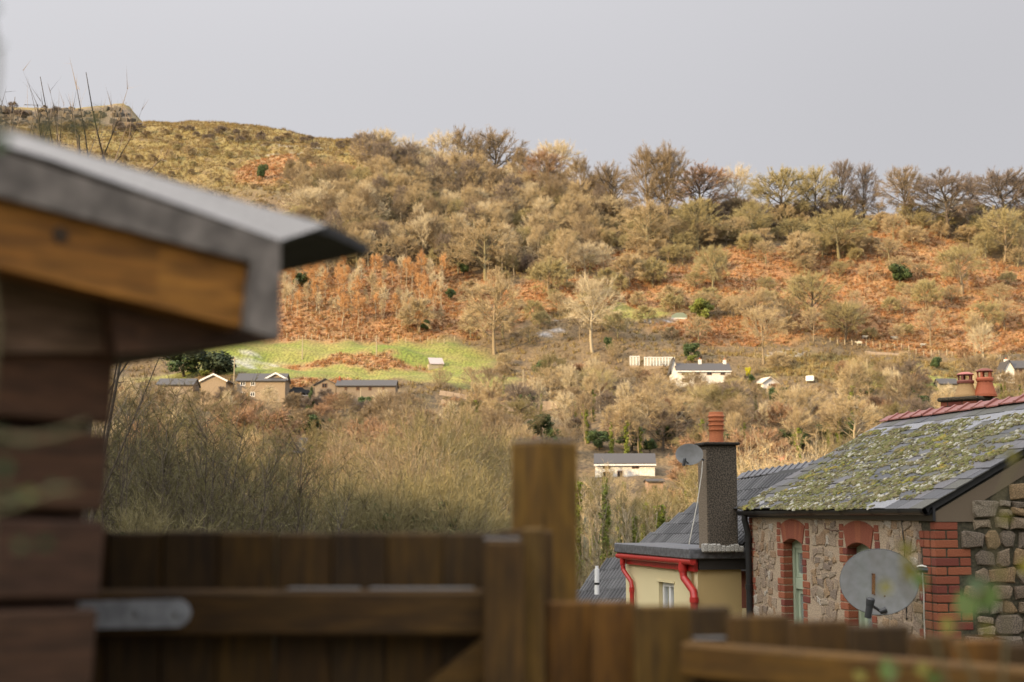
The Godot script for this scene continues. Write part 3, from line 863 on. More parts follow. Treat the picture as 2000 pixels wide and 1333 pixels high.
func build_valley() -> void:
	rng.seed = 55
	for i in 130:
		var d := rr(160, 236)
		var x := rr(-0.36, 0.38) * d
		if absf(x / d - 0.078) < 0.03 and d < 215:
			continue
		var k: Array = [["oak", "dim", "brown"], ["oak", "scrub", "brown"], ["slim", "tan", "pale"], ["thorn", "russet", "brown"], ["ivied", "scrub", "brown"], ["shoot", "scrub", "brown"]][rng.randi() % 6]
		var foot := Vector3(x, ground(x, -d), -d)
		var h := cap(foot, rr(6, 10.5), 1.1)
		if h < 1.5:
			continue
		plant(k[0] + str(rng.randi() % 3), foot, h, k[1], k[2], "valley_floor_tree", described(k[0], k[1], h) + " low on the far valley side" + part_of(foot), "trees on the far valley foot", rr(0.9, 1.2))
	var g := "willow scrub behind the garden fence"
	# x, distance, top in the photograph
	for a in [[215, 52, 690], [290, 50, 715], [365, 54, 735], [440, 56, 750], [330, 62, 720], [250, 66, 690], [510, 62, 790], [160, 58, 660], [430, 72, 745], [575, 72, 830], [520, 84, 770], [300, 78, 700], [390, 66, 735], [200, 72, 690], [480, 90, 780], [600, 64, 860]]:
		var p := at(a[0], a[2], a[1])
		var y := ground(p.x, p.z)
		plant("willow%d" % (rng.randi() % 4), Vector3(p.x, y, p.z), p.y - y, "willow", "dark", "willow_scrub", "dense green-brown willow scrub in shade just behind the left of the fence", g, rr(0.75, 0.95))
	var n := 0
	for a in [[640, 96, 850], [700, 104, 835], [760, 98, 780], [820, 106, 790], [740, 124, 765], [870, 112, 785], [930, 118, 815], [810, 92, 840], [960, 100, 870], [880, 88, 890], [680, 120, 790], [1010, 122, 850], [600, 112, 850], [970, 132, 810], [720, 88, 880], [655, 84, 900], [780, 132, 770], [905, 128, 800], [1000, 108, 880], [845, 120, 780], [770, 84, 900], [940, 90, 910]]:
		n += 1
		var p := at(a[0], a[2], a[1])
		var y := ground(p.x, p.z)
		var tall := n % 2 == 0
		plant(("ash%d" if tall else "willow%d") % (rng.randi() % 3), Vector3(p.x, y, p.z), cap(Vector3(p.x, y, p.z), p.y - y, 0.7), ["scrub", "scrub", "dim"][n % 3], "pale" if tall else "brown", "ash_tree" if tall else "tall_scrub",
			"tall slender bare ash in the scrub left of the big gate post" if tall else "tall brown scrub of upright shoots left of the big gate post", "tall growth left of the gate post", rr(0.7, 1.0))
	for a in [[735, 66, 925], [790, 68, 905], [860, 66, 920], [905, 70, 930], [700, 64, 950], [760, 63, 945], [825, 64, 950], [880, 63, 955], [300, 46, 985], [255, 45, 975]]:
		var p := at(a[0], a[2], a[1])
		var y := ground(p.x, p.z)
		var o := plant("creeper%d" % (rng.randi() % 2), Vector3(p.x, y, p.z), p.y - y, "scrub", "dark", "ivy_thicket", "thin tree thick with ivy coloured dark as in shade, low in the scrub behind the gate", "ivied thickets by the gate post", rr(0.8, 1.1))
		(o.get_node("ivy") as MeshInstance3D).material_override = tint("green")  # shade put into the leaf colour: darker than the other ivy
	for i in 60:
		var x := rr(1120, 1500)
		var d := rr(125, 175)
		var p := at(x, rr(880, 960), d)
		var y := ground(p.x, p.z)
		var ivy := rng.randf() < 0.6
		plant(("ivypole%d" if ivy else "pole%d") % (rng.randi() % 3), Vector3(p.x, y, p.z), maxf(4.0, cap(Vector3(p.x, y, p.z), p.y - y, 0.5)), "tan" if rng.randf() < 0.5 else "scrub", "pale", "ivied_tree" if ivy else "birch_tree",
			"thin tree with yellow-green ivy below the lower white house" if ivy else "thin pale bare tree below the lower white house", "thin trees below the lower white house", rr(0.9, 1.2))
	for i in 18:
		var x := rr(1120, 1330)
		var d := rr(90, 115)
		var p := at(x, rr(1050, 1085), d)
		var y := ground(p.x, p.z)
		plant("shoot%d" % (rng.randi() % 3), Vector3(p.x, y, p.z), p.y - y, "scrub", "brown", "brown_scrub", "brown scrub low beside the gate post and the tiled roofs", "brown scrub by the tiled roofs", 0.9)
	for i in 14:
		var x := rr(1440, 1720)
		var d := rr(130, 165)
		var p := at(x, rr(830, 900), d)
		var y := ground(p.x, p.z)
		plant("shoot%d" % (rng.randi() % 3), Vector3(p.x, y, p.z), p.y - y, "tan", "pale", "pale_scrub", "pale straw-coloured shoots behind the grey ridge tiles", "pale shoots behind the roofs", 0.7)
	for a in [[8, 44, 112], [62, 47, 150], [138, 43, 116]]:
		var p := at(a[0], a[2], a[1])
		var y := ground(p.x, p.z)
		plant("whip%d" % (rng.randi() % 2), Vector3(p.x, y, p.z), p.y - y, "grey", "dark", "tall_bare_tree", "tall bare tree whose thin top twigs show above the shed roof at left", "bare tree tops over the shed", 0.8)


# ---------- the stone house and its neighbours ----------
const EYE := 4.7   # eye level over the house's base
var lift := Transform3D(Basis(), Vector3(0, EYE, 0))

# an irregular squared stone: about w by h, proud by dep
func stone_mesh(w: float, h: float, dep: float, rough: float, inset := 0.85) -> ArrayMesh:
	var m := MB.new()
	var out := []
	var face := []
	var cut := minf(w, h) * rr(0.07, 0.2)
	for q in [[-1, -1, 1, 0], [1, -1, 0, 1], [1, 1, -1, 0], [-1, 1, 0, -1]]:
		var c := Vector2(q[0] * w / 2, q[1] * h / 2)
		var c1 := cut * rr(0.5, 1.5)
		for s in [0, 1]:
			var along := Vector2(-q[0], 0) if (s == 0) == (q[0] * q[1] < 0) else Vector2(0, -q[1])
			out.append(c + along * c1 + Vector2(rr(-1, 1), rr(-1, 1)) * rough)
	var z := []
	for p in out:
		var k := inset + rr(-0.05, 0.05)
		face.append(Vector3(p.x * k, p.y * k, dep * rr(0.75, 1.1)))
		z.append(dep * rr(0.2, 0.55))
	var mid := Vector3(rr(-0.1, 0.1) * w, rr(-0.1, 0.1) * h, dep * rr(0.95, 1.25))
	for i in 8:
		var j := (i + 1) % 8
		var a := Vector3(out[i].x, out[i].y, z[i])
		var b := Vector3(out[j].x, out[j].y, z[j])
		m.quad(Vector3(a.x, a.y, -0.04), a, b, Vector3(b.x, b.y, -0.04))
		m.quad(a, face[i], face[j], b)
		m.tri(face[i], mid, face[j])
	return m.mesh()

func stone_mats(set_: String, tones: Array) -> Array:
	var t := noise_tex("stone", 0.035, 5, Color(0.5, 0.5, 0.5), Color(1.15, 1.15, 1.15))
	var out := []
	for i in tones.size():
		out.append(mat(set_ + str(i), tones[i], 0.95, t, 3.0, 0.5))
	return out

func brick_mats() -> Array:
	var t := noise_tex("brick", 0.05, 4, Color(0.62, 0.58, 0.56), Color(1.1, 1.1, 1.1))
	return [mat("red brick", lin(0.33, 0.095, 0.048), 0.9, t, 4.0, 0.2), mat("orange brick", lin(0.40, 0.13, 0.06), 0.9, t, 4.0, 0.2), mat("plum brick", lin(0.24, 0.06, 0.04), 0.9, t, 4.0, 0.2)]

# one brick on a face: frame with x to the right and z out of the wall
func brick(parent: Node, frame: Transform3D, u: float, v: float, w: float, h: float, depth: float, proud := 0.008) -> void:
	var key := "brick %.3f %.3f %.3f" % [w, h, depth]
	if not mats.has(key):
		var m := MB.new()
		m.cbox(Transform3D(), Vector3(-w / 2, -h / 2, -depth), Vector3(w / 2, h / 2, 0), 0.005)
		mats[key] = m.mesh()
	var bm := brick_mats()
	var t := frame * Transform3D(Basis(Vector3.FORWARD, rr(-0.008, 0.008)), Vector3(u, v, proud + rr(-0.002, 0.003)))
	put(mats[key], "brick", bm[[0, 0, 0, 1, 1, 2][rng.randi() % 6]], parent, t)

func poly_wall(m: MB, t: Transform3D, pts: Array, z0: float, z1: float) -> void:   # an outline in xy given a thickness in z
	var flat := PackedVector2Array(pts)
	var idx := Geometry2D.triangulate_polygon(flat)
	var mid := Vector2.ZERO
	for p in pts:
		mid += p / pts.size()
	var inside := t * Vector3(mid.x, mid.y, (z0 + z1) / 2)
	for i in range(0, idx.size(), 3):
		for z in [z0, z1]:
			m.face([t * Vector3(pts[idx[i]].x, pts[idx[i]].y, z), t * Vector3(pts[idx[i + 1]].x, pts[idx[i + 1]].y, z), t * Vector3(pts[idx[i + 2]].x, pts[idx[i + 2]].y, z)], inside)
	for i in pts.size():
		var a: Vector2 = pts[i]
		var b: Vector2 = pts[(i + 1) % pts.size()]
		m.face([t * Vector3(a.x, a.y, z0), t * Vector3(b.x, b.y, z0), t * Vector3(b.x, b.y, z1), t * Vector3(a.x, a.y, z1)], inside)

func window_part(parent: Node, frame: Transform3D, u0: float, u1: float, v0: float, v1: float) -> void:
	# sage sash window set in the reveal; frame has z out of the wall
	var paint := mat("sage green paint", lin(0.33, 0.385, 0.285), 0.5)
	var w := Node3D.new()
	w.name = "window"
	parent.add_child(w, true)
	w.transform = frame
	var f := MB.new()
	var I := Transform3D()
	f.box(I, Vector3(u0, v0, -0.05), Vector3(u0 + 0.055, v1 + 0.05, 0.0))
	f.box(I, Vector3(u1 - 0.055, v0, -0.05), Vector3(u1, v1 + 0.05, 0.0))
	f.box(I, Vector3(u0 + 0.055, v1 - 0.04, -0.05), Vector3(u1 - 0.055, v1 + 0.05, -0.004))
	f.box(I, Vector3(u0, v0 - 0.05, -0.05), Vector3(u1, v0, 0.03))
	put(f.mesh(), "frame", paint, w)
	var mid := v1 - 0.42
	for s in [[mid + 0.06, v1 - 0.04, -0.02], [v0, mid - 0.06, -0.035]]:
		var sash := MB.new()
		var a := u0 + 0.055
		var b := u1 - 0.055
		var k := 0.05
		sash.cbox(I, Vector3(a, s[0], s[2] - 0.03), Vector3(a + k, s[1], s[2]), 0.005)
		sash.cbox(I, Vector3(b - k, s[0], s[2] - 0.03), Vector3(b, s[1], s[2]), 0.005)
		sash.cbox(I, Vector3(a + k, s[1] - k, s[2] - 0.03), Vector3(b - k, s[1], s[2]), 0.005)
		sash.cbox(I, Vector3(a + k, s[0], s[2] - 0.03), Vector3(b - k, s[0] + k, s[2]), 0.005)
		put(sash.mesh(), "sash", paint, w)
		var g := MB.new()
		g.box(I, Vector3(a + k, s[0] + k, s[2] - 0.02), Vector3(b - k, s[1] - k, s[2] - 0.015))
		put(g.mesh(), "pane", glass(), w)
	var rail := MB.new()
	rail.cbox(I, Vector3(u0 + 0.055, mid - 0.06, -0.045), Vector3(u1 - 0.055, mid + 0.06, -0.008), 0.006)
	put(rail.mesh(), "rail", paint, w)
	var pane_backing := MB.new()
	pane_backing.box(I, Vector3(u0 + 0.02, v0, -0.14), Vector3(u1 - 0.02, v1, -0.13))
	put(pane_backing.mesh(), "pane_backing", mat("grey blind", lin(0.2, 0.18, 0.16), 0.9), w)  # added sheet: its grey stands in for sky and hill reflected in the panes

func glass() -> StandardMaterial3D:
	if mats.has("glass"):
		return mats["glass"]
	var g := mat("glass", Color(0.85, 0.9, 0.9, 0.12), 0.05)
	g.transparency = BaseMaterial3D.TRANSPARENCY_ALPHA
	return g

# a slab of slate, x across and y up the slope, lying in the xy plane
func slate_mesh(w: float, l: float, th: float) -> ArrayMesh:
	var m := MB.new()
	m.cbox(Transform3D(), Vector3(-w / 2, 0, 0), Vector3(w / 2, l, th), 0.003)
	return m.mesh()

func ridge_mesh(l: float, half: float, slope: float, roll: bool) -> ArrayMesh:   # an angled cap along z
	var m := MB.new()
	var dn := Vector3(half * cos(slope), -half * sin(slope), 0)
	for e in [[0.0, l, 0.016], [0.0, 0.05, 0.034]]:
		if e[2] > 0.02 and not roll:
			continue
		for s in [-1.0, 1.0]:
			var o := Vector3(dn.x * s, dn.y, 0)
			var up := Vector3(0, e[2], 0)
			var q := []
			for z in [-e[0], -e[1]]:
				q.append_array([Vector3(0, 0, z), o + Vector3(0, 0, z), o + up * 0.8 + Vector3(0, 0, z), up + Vector3(0, 0, z)])
			var mid := Vector3.ZERO
			for p in q:
				mid += p / 8
			for f in [[0, 1, 2, 3], [4, 5, 6, 7], [0, 1, 5, 4], [1, 2, 6, 5], [2, 3, 7, 6]]:
				m.face([q[f[0]], q[f[1]], q[f[2]], q[f[3]]], mid)
	return m.mesh()

var house_frame: Transform3D

func build_stone_house() -> void:
	rng.seed = 12
	var a := Vector3(-0.169, 0, -0.9856)
	var b := Vector3(0.9856, 0, -0.169)
	house_frame = Transform3D(Basis(b, Vector3.UP, -a), Vector3(3.6, -EYE, -12.2))
	var house := base("stone_house", house_frame)
	tag(house, "stone house with red brick corners and a mossy frosted slate roof", "house")
	var mortar := mat("lime mortar", lin(0.56, 0.43, 0.30), 0.95, noise_tex("plaster", 0.03, 5, Color(0.6, 0.6, 0.6), Color(1.15, 1.15, 1.15)), 3.0, 0.3)
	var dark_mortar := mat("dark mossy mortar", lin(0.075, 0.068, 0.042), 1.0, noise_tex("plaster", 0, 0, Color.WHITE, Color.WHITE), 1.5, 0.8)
	var LEN := 4.755
	var tanp := 0.548
	var ridge := 1.85
	var win := [[-1.88, -1.32], [-3.63, -3.06]]
	# walls
	var fac := lift * Transform3D(Basis(Vector3(0, 0, 1), Vector3.UP, Vector3(-1, 0, 0)), Vector3.ZERO)   # x = along the front (near end 0), z = out
	var gab := lift * Transform3D(Basis(), Vector3.ZERO)
	var m := MB.new()
	for r in [[-LEN, -3.63], [-3.06, -1.88], [-1.32, -0.3]]:
		m.box(fac, Vector3(r[0], -EYE, -0.3), Vector3(r[1], -0.04, 0))
	for w in win:
		m.box(fac, Vector3(w[0], -0.345, -0.3), Vector3(w[1], -0.04, 0))
		m.box(fac, Vector3(w[0], -EYE, -0.3), Vector3(w[1], -2.0, 0))
	put(m.mesh(), "front_wall", mortar, house)
	m = MB.new()
	poly_wall(m, gab, [Vector2(0, -EYE), Vector2(3.7, -EYE), Vector2(3.7, -0.05), Vector2(ridge, ridge * tanp - 0.05), Vector2(0, -0.05)], -0.3, 0.0)
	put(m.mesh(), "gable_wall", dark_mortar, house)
	m = MB.new()
	poly_wall(m, gab, [Vector2(0.3, -EYE), Vector2(3.7, -EYE), Vector2(3.7, -0.05), Vector2(ridge, ridge * tanp - 0.05), Vector2(0.3, 0.05)], -LEN, -LEN + 0.3)
	m.box(gab, Vector3(3.4, -EYE, -LEN + 0.3), Vector3(3.7, -0.06, -0.3))
	put(m.mesh(), "rear_wall", mortar, house)
	# bare render along the slope of the gable
	m = MB.new()
	poly_wall(m, gab, [Vector2(0.0, -0.13), Vector2(0.34, -0.13), Vector2(0.45, 0.05), Vector2(1.0, 0.36), Vector2(ridge, 0.83), Vector2(ridge, ridge * tanp - 0.05), Vector2(0.0, -0.05)], 0.0, 0.012)
	put(m.mesh(), "verge_render", mat("brown cement render", lin(0.17, 0.13, 0.088), 0.95, noise_tex("dash", 0, 0, Color.WHITE, Color.WHITE), 2.4, 0.15), house)
	# brick corner: three courses short, three long
	for i in 24:
		var v := -0.165 - i * 0.0765
		var long := int((i + 3) / 3) % 2 == 0
		var gw: Array = ([[0.215, 0.1025], [0.1025, 0.215]] if long else [[0.215], [0.1025, 0.1025]])[i % 2]
		var x := 0.0 if i > 0 else 0.0
		for k in gw.size():
			brick(house, gab, x + gw[k] / 2 - 0.008, v, gw[k] - 0.004, 0.066, 0.085)
			x += gw[k] + 0.010
		if i > 0:
			var fw: Array = ([[0.14]] if long else [[0.1025, 0.14]])[0]
			x = -0.092
			for k in fw.size():
				brick(house, fac, x - fw[k] / 2, v, fw[k], 0.066, 0.09)
				x -= fw[k] + 0.010
	# brick corner at the far end of the front
	for i in 20:
		var v := -0.165 - i * 0.0765
		var w := 0.2 if int(i / 3) % 2 else 0.1025
		brick(house, fac, -LEN + w / 2 + 0.01, v, w, 0.066, 0.09)
	# windows and their brick surrounds
	for w in win:
		var mid: float = (w[0] + w[1]) / 2
		for i in 21:
			var v := -0.435 - i * 0.0765
			var wide := 0.19 if int((i + 1) / 3) % 2 == 0 else 0.1025
			if wide > 0.15 and i % 2 == 0:
				for sg in [-1.0, 1.0]:
					var edge: float = w[0] if sg < 0 else w[1]
					brick(house, fac, edge + sg * (0.05 - 0.006), v, 0.1, 0.066, 0.105)
					brick(house, fac, edge + sg * (0.148 - 0.006), v, 0.086, 0.066, 0.06)
			else:
				brick(house, fac, w[0] + 0.006 - wide / 2, v, wide, 0.066, 0.105)
				brick(house, fac, w[1] - 0.006 + wide / 2, v, wide, 0.066, 0.105)
		for i in 3:
			for sg in [-1.0, 1.0]:
				brick(house, fac, (w[0] if sg < 0 else w[1]) + sg * (0.13 + i * 0.01), -0.205 - i * 0.0765, 0.1025, 0.066, 0.06)
		for i in 10:   # rubbed brick arch
			var p := MB.new()
			var q := []
			for e in [[i, 0.766], [i + 1, 0.766], [i + 1, 0.975], [i, 0.975]]:
				var ang: float = deg_to_rad(-21.8 + 43.6 * (e[0] + (0.025 if e[0] == i else -0.025)) / 10)
				q.append(Vector2(mid + sin(ang) * e[1], -1.111 + cos(ang) * e[1]))
			poly_wall(p, Transform3D(), q, -0.105, 0.009)
			put(p.mesh(), "arch_brick", brick_mats()[[0, 0, 1][rng.randi() % 3]], house, fac)
		window_part(house, fac * Transform3D(Basis(), Vector3(0, 0, -0.1)), w[0], w[1], -2.0, -0.415)
	# stones of the front: rubble bedded almost flush
	var ft := stone_mats("front stone ", [lin(0.55, 0.42, 0.30), lin(0.48, 0.36, 0.26), lin(0.62, 0.50, 0.37), lin(0.50, 0.33, 0.20), lin(0.38, 0.29, 0.22), lin(0.72, 0.63, 0.52), lin(0.56, 0.38, 0.22), lin(0.50, 0.395, 0.285)])
	var v := -0.13
	var count := 0
	while v > -1.62:
		var h := rr(0.05, 0.13)
		var u := -0.24 - rr(0.0, 0.06)
		while u > -LEN + 0.2:
			var w := rr(0.05, 0.2)
			var c := Vector2(u - w / 2, v - h / 2)
			u -= w + rr(0.0, 0.018)
			var in_brick := false
			for k in win:
				if c.x + w / 2 > k[0] - 0.2 and c.x - w / 2 < k[1] + 0.2:
					in_brick = true
			if in_brick:
				continue
			if rng.randf() < 0.04:
				continue
			count += 1
			var s := stone_mesh(w * rr(0.85, 1.0), h * rr(0.75, 1.05), rr(0.004, 0.014), 0.022, 0.91)
			put(s, "stone", ft[[0, 0, 1, 1, 2, 3, 4, 5, 6, 7, 7][rng.randi() % 11]], house, fac * Transform3D(Basis(Vector3.BACK, rr(-0.25, 0.25)), Vector3(c.x, c.y + rr(-0.02, 0.02), 0)))
		v -= h + 0.004
	# stones of the gable: squared blocks with deep dark joints
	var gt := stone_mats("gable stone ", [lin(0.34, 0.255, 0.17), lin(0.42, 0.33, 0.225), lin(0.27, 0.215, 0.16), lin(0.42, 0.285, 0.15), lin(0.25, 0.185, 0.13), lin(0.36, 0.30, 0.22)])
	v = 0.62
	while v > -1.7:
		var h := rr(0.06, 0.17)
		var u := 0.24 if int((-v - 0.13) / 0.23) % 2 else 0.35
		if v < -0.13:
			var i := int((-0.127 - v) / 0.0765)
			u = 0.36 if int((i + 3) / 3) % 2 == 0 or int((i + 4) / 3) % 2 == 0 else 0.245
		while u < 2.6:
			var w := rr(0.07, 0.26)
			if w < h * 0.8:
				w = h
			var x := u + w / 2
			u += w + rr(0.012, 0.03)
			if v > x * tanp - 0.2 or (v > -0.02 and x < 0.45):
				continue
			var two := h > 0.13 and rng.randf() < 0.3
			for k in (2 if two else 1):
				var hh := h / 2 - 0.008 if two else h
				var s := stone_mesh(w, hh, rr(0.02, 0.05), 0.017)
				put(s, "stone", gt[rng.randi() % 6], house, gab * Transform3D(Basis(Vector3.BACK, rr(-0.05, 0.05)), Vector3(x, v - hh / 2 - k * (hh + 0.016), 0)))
		v -= h + 0.022
	# roof
	var ang := atan(tanp)
	var run := Vector3(-0.13, -0.02, 0.06)
	var roof := Node3D.new()
	roof.name = "roof"
	house.add_child(roof)
	roof.transform = lift
	m = MB.new()
	for s in [-1.0, 1.0]:
		var t := Transform3D(Basis(Vector3(s * cos(ang), -sin(ang), 0), Vector3(s * sin(ang), cos(ang), 0), Vector3(0, 0, s)).orthonormalized(), Vector3(ridge, ridge * tanp + 0.03, 0))
		m.box(t, Vector3(0, -0.05, -LEN - 0.02 if s > 0 else 0.0), Vector3(2.2, 0.0, 0.02 if s > 0 else LEN + 0.02))
	put(m.mesh(), "roof_deck", mat("roofing felt", lin(0.04, 0.04, 0.04), 0.9), roof)
	var up := Transform3D(Basis(Vector3(0, 0, 1), Vector3(cos(ang), sin(ang), 0), Vector3(-sin(ang), cos(ang), 0)), Vector3(-0.13, ridge * tanp + 0.03 - (ridge + 0.13) * tanp, 0))
	# in the frame up: x runs towards the viewer along the eave, y up the slope, z off the roof
	var st := noise_tex("slate", 0.03, 5, Color(0.6, 0.6, 0.6), Color(1.15, 1.15, 1.15))
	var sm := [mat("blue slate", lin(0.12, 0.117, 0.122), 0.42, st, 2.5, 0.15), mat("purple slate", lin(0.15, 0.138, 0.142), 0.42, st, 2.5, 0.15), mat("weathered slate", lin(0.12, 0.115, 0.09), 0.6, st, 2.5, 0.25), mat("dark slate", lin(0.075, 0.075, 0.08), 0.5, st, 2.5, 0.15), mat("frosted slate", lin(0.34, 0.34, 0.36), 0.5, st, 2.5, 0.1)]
	var sl := [slate_mesh(0.244, 0.36, 0.007), slate_mesh(0.24, 0.36, 0.009), slate_mesh(0.246, 0.36, 0.006)]
	var slope_len := (ridge + 0.13) / cos(ang)
	for r in 12:
		for k in 21:
			var x := 0.055 - 0.122 - k * 0.248 - (0.124 if r % 2 else 0.0)
			if x < -LEN - 0.05:
				continue
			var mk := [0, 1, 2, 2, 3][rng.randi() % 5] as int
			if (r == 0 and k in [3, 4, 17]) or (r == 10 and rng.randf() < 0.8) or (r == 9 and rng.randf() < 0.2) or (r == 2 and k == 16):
				mk = 4  # wet sheen of these slates put in as a paler, frosty colour
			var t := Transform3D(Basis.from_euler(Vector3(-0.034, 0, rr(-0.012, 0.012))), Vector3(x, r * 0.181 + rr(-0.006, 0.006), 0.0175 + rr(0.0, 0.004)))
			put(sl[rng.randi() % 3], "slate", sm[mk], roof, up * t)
		if r % 2:
			put(slate_mesh(0.118, 0.36, 0.007), "slate", sm[3], roof, up * Transform3D(Basis.from_euler(Vector3(-0.034, 0, 0)), Vector3(-0.005, r * 0.181, 0.0175)))
	# moss cushions, many of them rimed with frost
	var dome := MB.new()
	for i in 6:
		for j in 3:
			var pt := func(ii, jj):
				var az: float = TAU * ii / 6.0
				var el: float = [0.0, 0.55, 1.05, 1.571][jj]
				return Vector3(cos(az) * cos(el), sin(az) * cos(el), sin(el) * 0.8) * (1.0 + 0.18 * sin(ii % 6 * 2.3 + jj * 1.7))
			if j < 2:
				dome.face([pt.call(i, j), pt.call(i + 1, j), pt.call(i + 1, j + 1), pt.call(i, j + 1)], Vector3(0, 0, -0.2))
			else:
				dome.face([pt.call(i, j), pt.call(i + 1, j), pt.call(0, 3)], Vector3(0, 0, -0.2))
	var spots := []
	for i in 19000:
		var x := -rr(0.0, LEN)
		var y := rr(0.02, slope_len)
		var nz := fine.get_noise_2d(x * 9.0, y * 14.0) + zone.get_noise_2d(x * 12.0 + 40.0, y * 12.0) * 0.8
		if y > slope_len - 0.36 + nz * 0.08 or x > -0.34 + nz * 0.1 - 0.10 * sin(y * 5.0) or (y < 0.2 and x > -1.0):
			continue
		if x < -4.0 and y < 1.2 and nz < 0.25:
			continue
		if nz > -0.25 + rr(-0.25, 0.3):
			var rowy := floorf(y / 0.181) * 0.181
			if rng.randf() < 0.7:
				y = rowy + rr(-0.012, 0.06)
			spots.append([x, y, nz])
	var mm := MultiMesh.new()
	mm.transform_format = MultiMesh.TRANSFORM_3D
	mm.use_colors = true
	mm.mesh = dome.mesh()
	mm.instance_count = spots.size()
	for i in spots.size():
		var s := rr(0.011, 0.026) * (1.3 if spots[i][2] > 0.3 else 1.0)
		mm.set_instance_transform(i, Transform3D(Basis(Vector3.BACK, rr(0, TAU)) * Basis.from_scale(Vector3(s * rr(0.8, 1.7), s * rr(0.8, 1.2), s * rr(0.6, 1.1))), Vector3(spots[i][0], spots[i][1], 0.022)))
		var warm := zone.get_noise_2d(spots[i][0] * 14.0, spots[i][1] * 20.0 + 90.0)
		var c: Color
		if warm > 0.46:
			c = [Color(0.20, 0.18, 0.03), Color(0.15, 0.155, 0.03), Color(0.23, 0.165, 0.03)][rng.randi() % 3]
		elif rng.randf() < 0.2 - warm * 0.5:
			c = [Color(0.34, 0.325, 0.27), Color(0.23, 0.22, 0.155), Color(0.16, 0.15, 0.075)][rng.randi() % 3]
		else:
			c = [Color(0.10, 0.095, 0.022), Color(0.12, 0.12, 0.03), Color(0.075, 0.062, 0.028), Color(0.14, 0.115, 0.045)][rng.randi() % 4]
		mm.set_instance_color(i, c)
	var moss := MultiMeshInstance3D.new()
	moss.name = "moss"
	moss.multimesh = mm
	moss.material_override = thin("roof moss", Color.WHITE)
	moss.transform = up
	roof.add_child(moss)
	tag(moss, "", "", "", "stuff")
	# red ridge tiles
	var rt := mat("red ridge tile", lin(0.42, 0.165, 0.135), 0.45, noise_tex("brick", 0, 0, Color.WHITE, Color.WHITE), 4.0, 0.2)
	var rm := ridge_mesh(0.30, 0.13, ang, true)
	for i in 17:
		put(rm, "ridge_tile", rt, roof, Transform3D(Basis.from_euler(Vector3(rr(-0.006, 0.006), 0, rr(-0.01, 0.01))), Vector3(ridge, ridge * tanp + 0.072 + rr(-0.004, 0.004), 0.06 - i * 0.292)))
	# fascia, gutter and downpipe
	var black := mat("black plastic", lin(0.018, 0.018, 0.02), 0.32)
	m = MB.new()
	m.cbox(lift, Vector3(-0.03, -0.125, -LEN - 0.03), Vector3(-0.002, -0.005, 0.03), 0.003)
	put(m.mesh(), "fascia", black, house)
	m = MB.new()
	var gutter_at := func(z): return Vector3(-0.088, -0.022 + z * 0.007, z)
	for e in [[0.052, 1.0], [0.047, -1.0]]:
		for j in 10:
			var a0 := PI + PI * j / 10.0
			var a1 := PI + PI * (j + 1) / 10.0
			var q := []
			for p in [[a0, 0.05], [a1, 0.05], [a1, -LEN - 0.06], [a0, -LEN - 0.06]]:
				q.append(lift * (gutter_at.call(p[1]) + Vector3(cos(p[0]), sin(p[0]), 0) * e[0]))
			m.face(q, lift * gutter_at.call(-2.0 if e[1] > 0 else -2.0))
	put(m.mesh(), "gutter", black, house)
	for z in [0.0, -0.42, -1.02, -1.72, -2.5, -2.95, -3.4, -4.2, -4.78]:
		m = MB.new()
		for j in 10:
			var q := []
			for p in [[0, 0.02], [1, 0.02], [1, -0.02], [0, -0.02]]:
				var aa: float = PI + PI * (j + p[0]) / 10.0
				q.append(lift * (gutter_at.call(z + p[1]) + Vector3(cos(aa), sin(aa), 0) * 0.057))
			m.face(q, lift * gutter_at.call(z))
		put(m.mesh(), "gutter_joint", black, house)
	m = MB.new()
	var pipe := [Vector3(-0.088, -0.09, -4.66), Vector3(-0.088, -0.16, -4.66), Vector3(-0.06, -0.27, -4.66), Vector3(-0.05, -0.34, -4.66), Vector3(-0.05, -4.6, -4.66)]
	m.tube(pipe.map(func(p): return lift * p), [0.036, 0.036, 0.036, 0.036, 0.036], 10)
	put(m.mesh(), "downpipe", black, house)
	for y in [-0.38, -0.93, -1.6]:
		m = MB.new()
		m.tube([lift * Vector3(-0.05, y - 0.03, -4.66), lift * Vector3(-0.05, y + 0.03, -4.66)], [0.044, 0.044], 10)
		put(m.mesh(), "pipe_collar", black, house)
	m = MB.new()   # an old cable stapled down the front
	m.tube([Vector3(-0.008, -0.13, -0.62), Vector3(-0.012, -0.25, -0.6), Vector3(-0.012, -0.36, -0.57), Vector3(-0.01, -0.5, -0.6), Vector3(-0.01, -1.0, -0.58)].map(func(p): return lift * p), [0.006, 0.006, 0.006, 0.006, 0.006], 5)
	put(m.mesh(), "cable", black, house)
	m = MB.new()
	m.tube([Vector3(-0.01, -0.24, -2.06), Vector3(-0.05, -0.24, -2.12), Vector3(-0.09, -0.22, -2.2), Vector3(-0.08, -0.17, -2.24)].map(func(p): return lift * p), [0.008, 0.008, 0.008, 0.008], 5)
	put(m.mesh(), "hook", mat("rusty iron", lin(0.10, 0.055, 0.035), 0.8), house)

func dish_mesh(rx: float, ry: float) -> ArrayMesh:
	var m := MB.new()
	var prof := []
	for i in 9:
		var r := i / 8.0
		prof.append([r, r * r * 0.07])
	prof.append([1.02, 0.072]); prof.append([1.02, 0.060])
	for i in 9:
		var r := 1.0 - i / 8.0
		prof.append([r, r * r * 0.07 - 0.006])
	var t := Transform3D(Basis(Vector3(rx, 0, 0), Vector3(0, 0, 1), Vector3(0, -ry, 0)), Vector3.ZERO)
	m.lathe(t, prof, 40)
	return m.mesh()

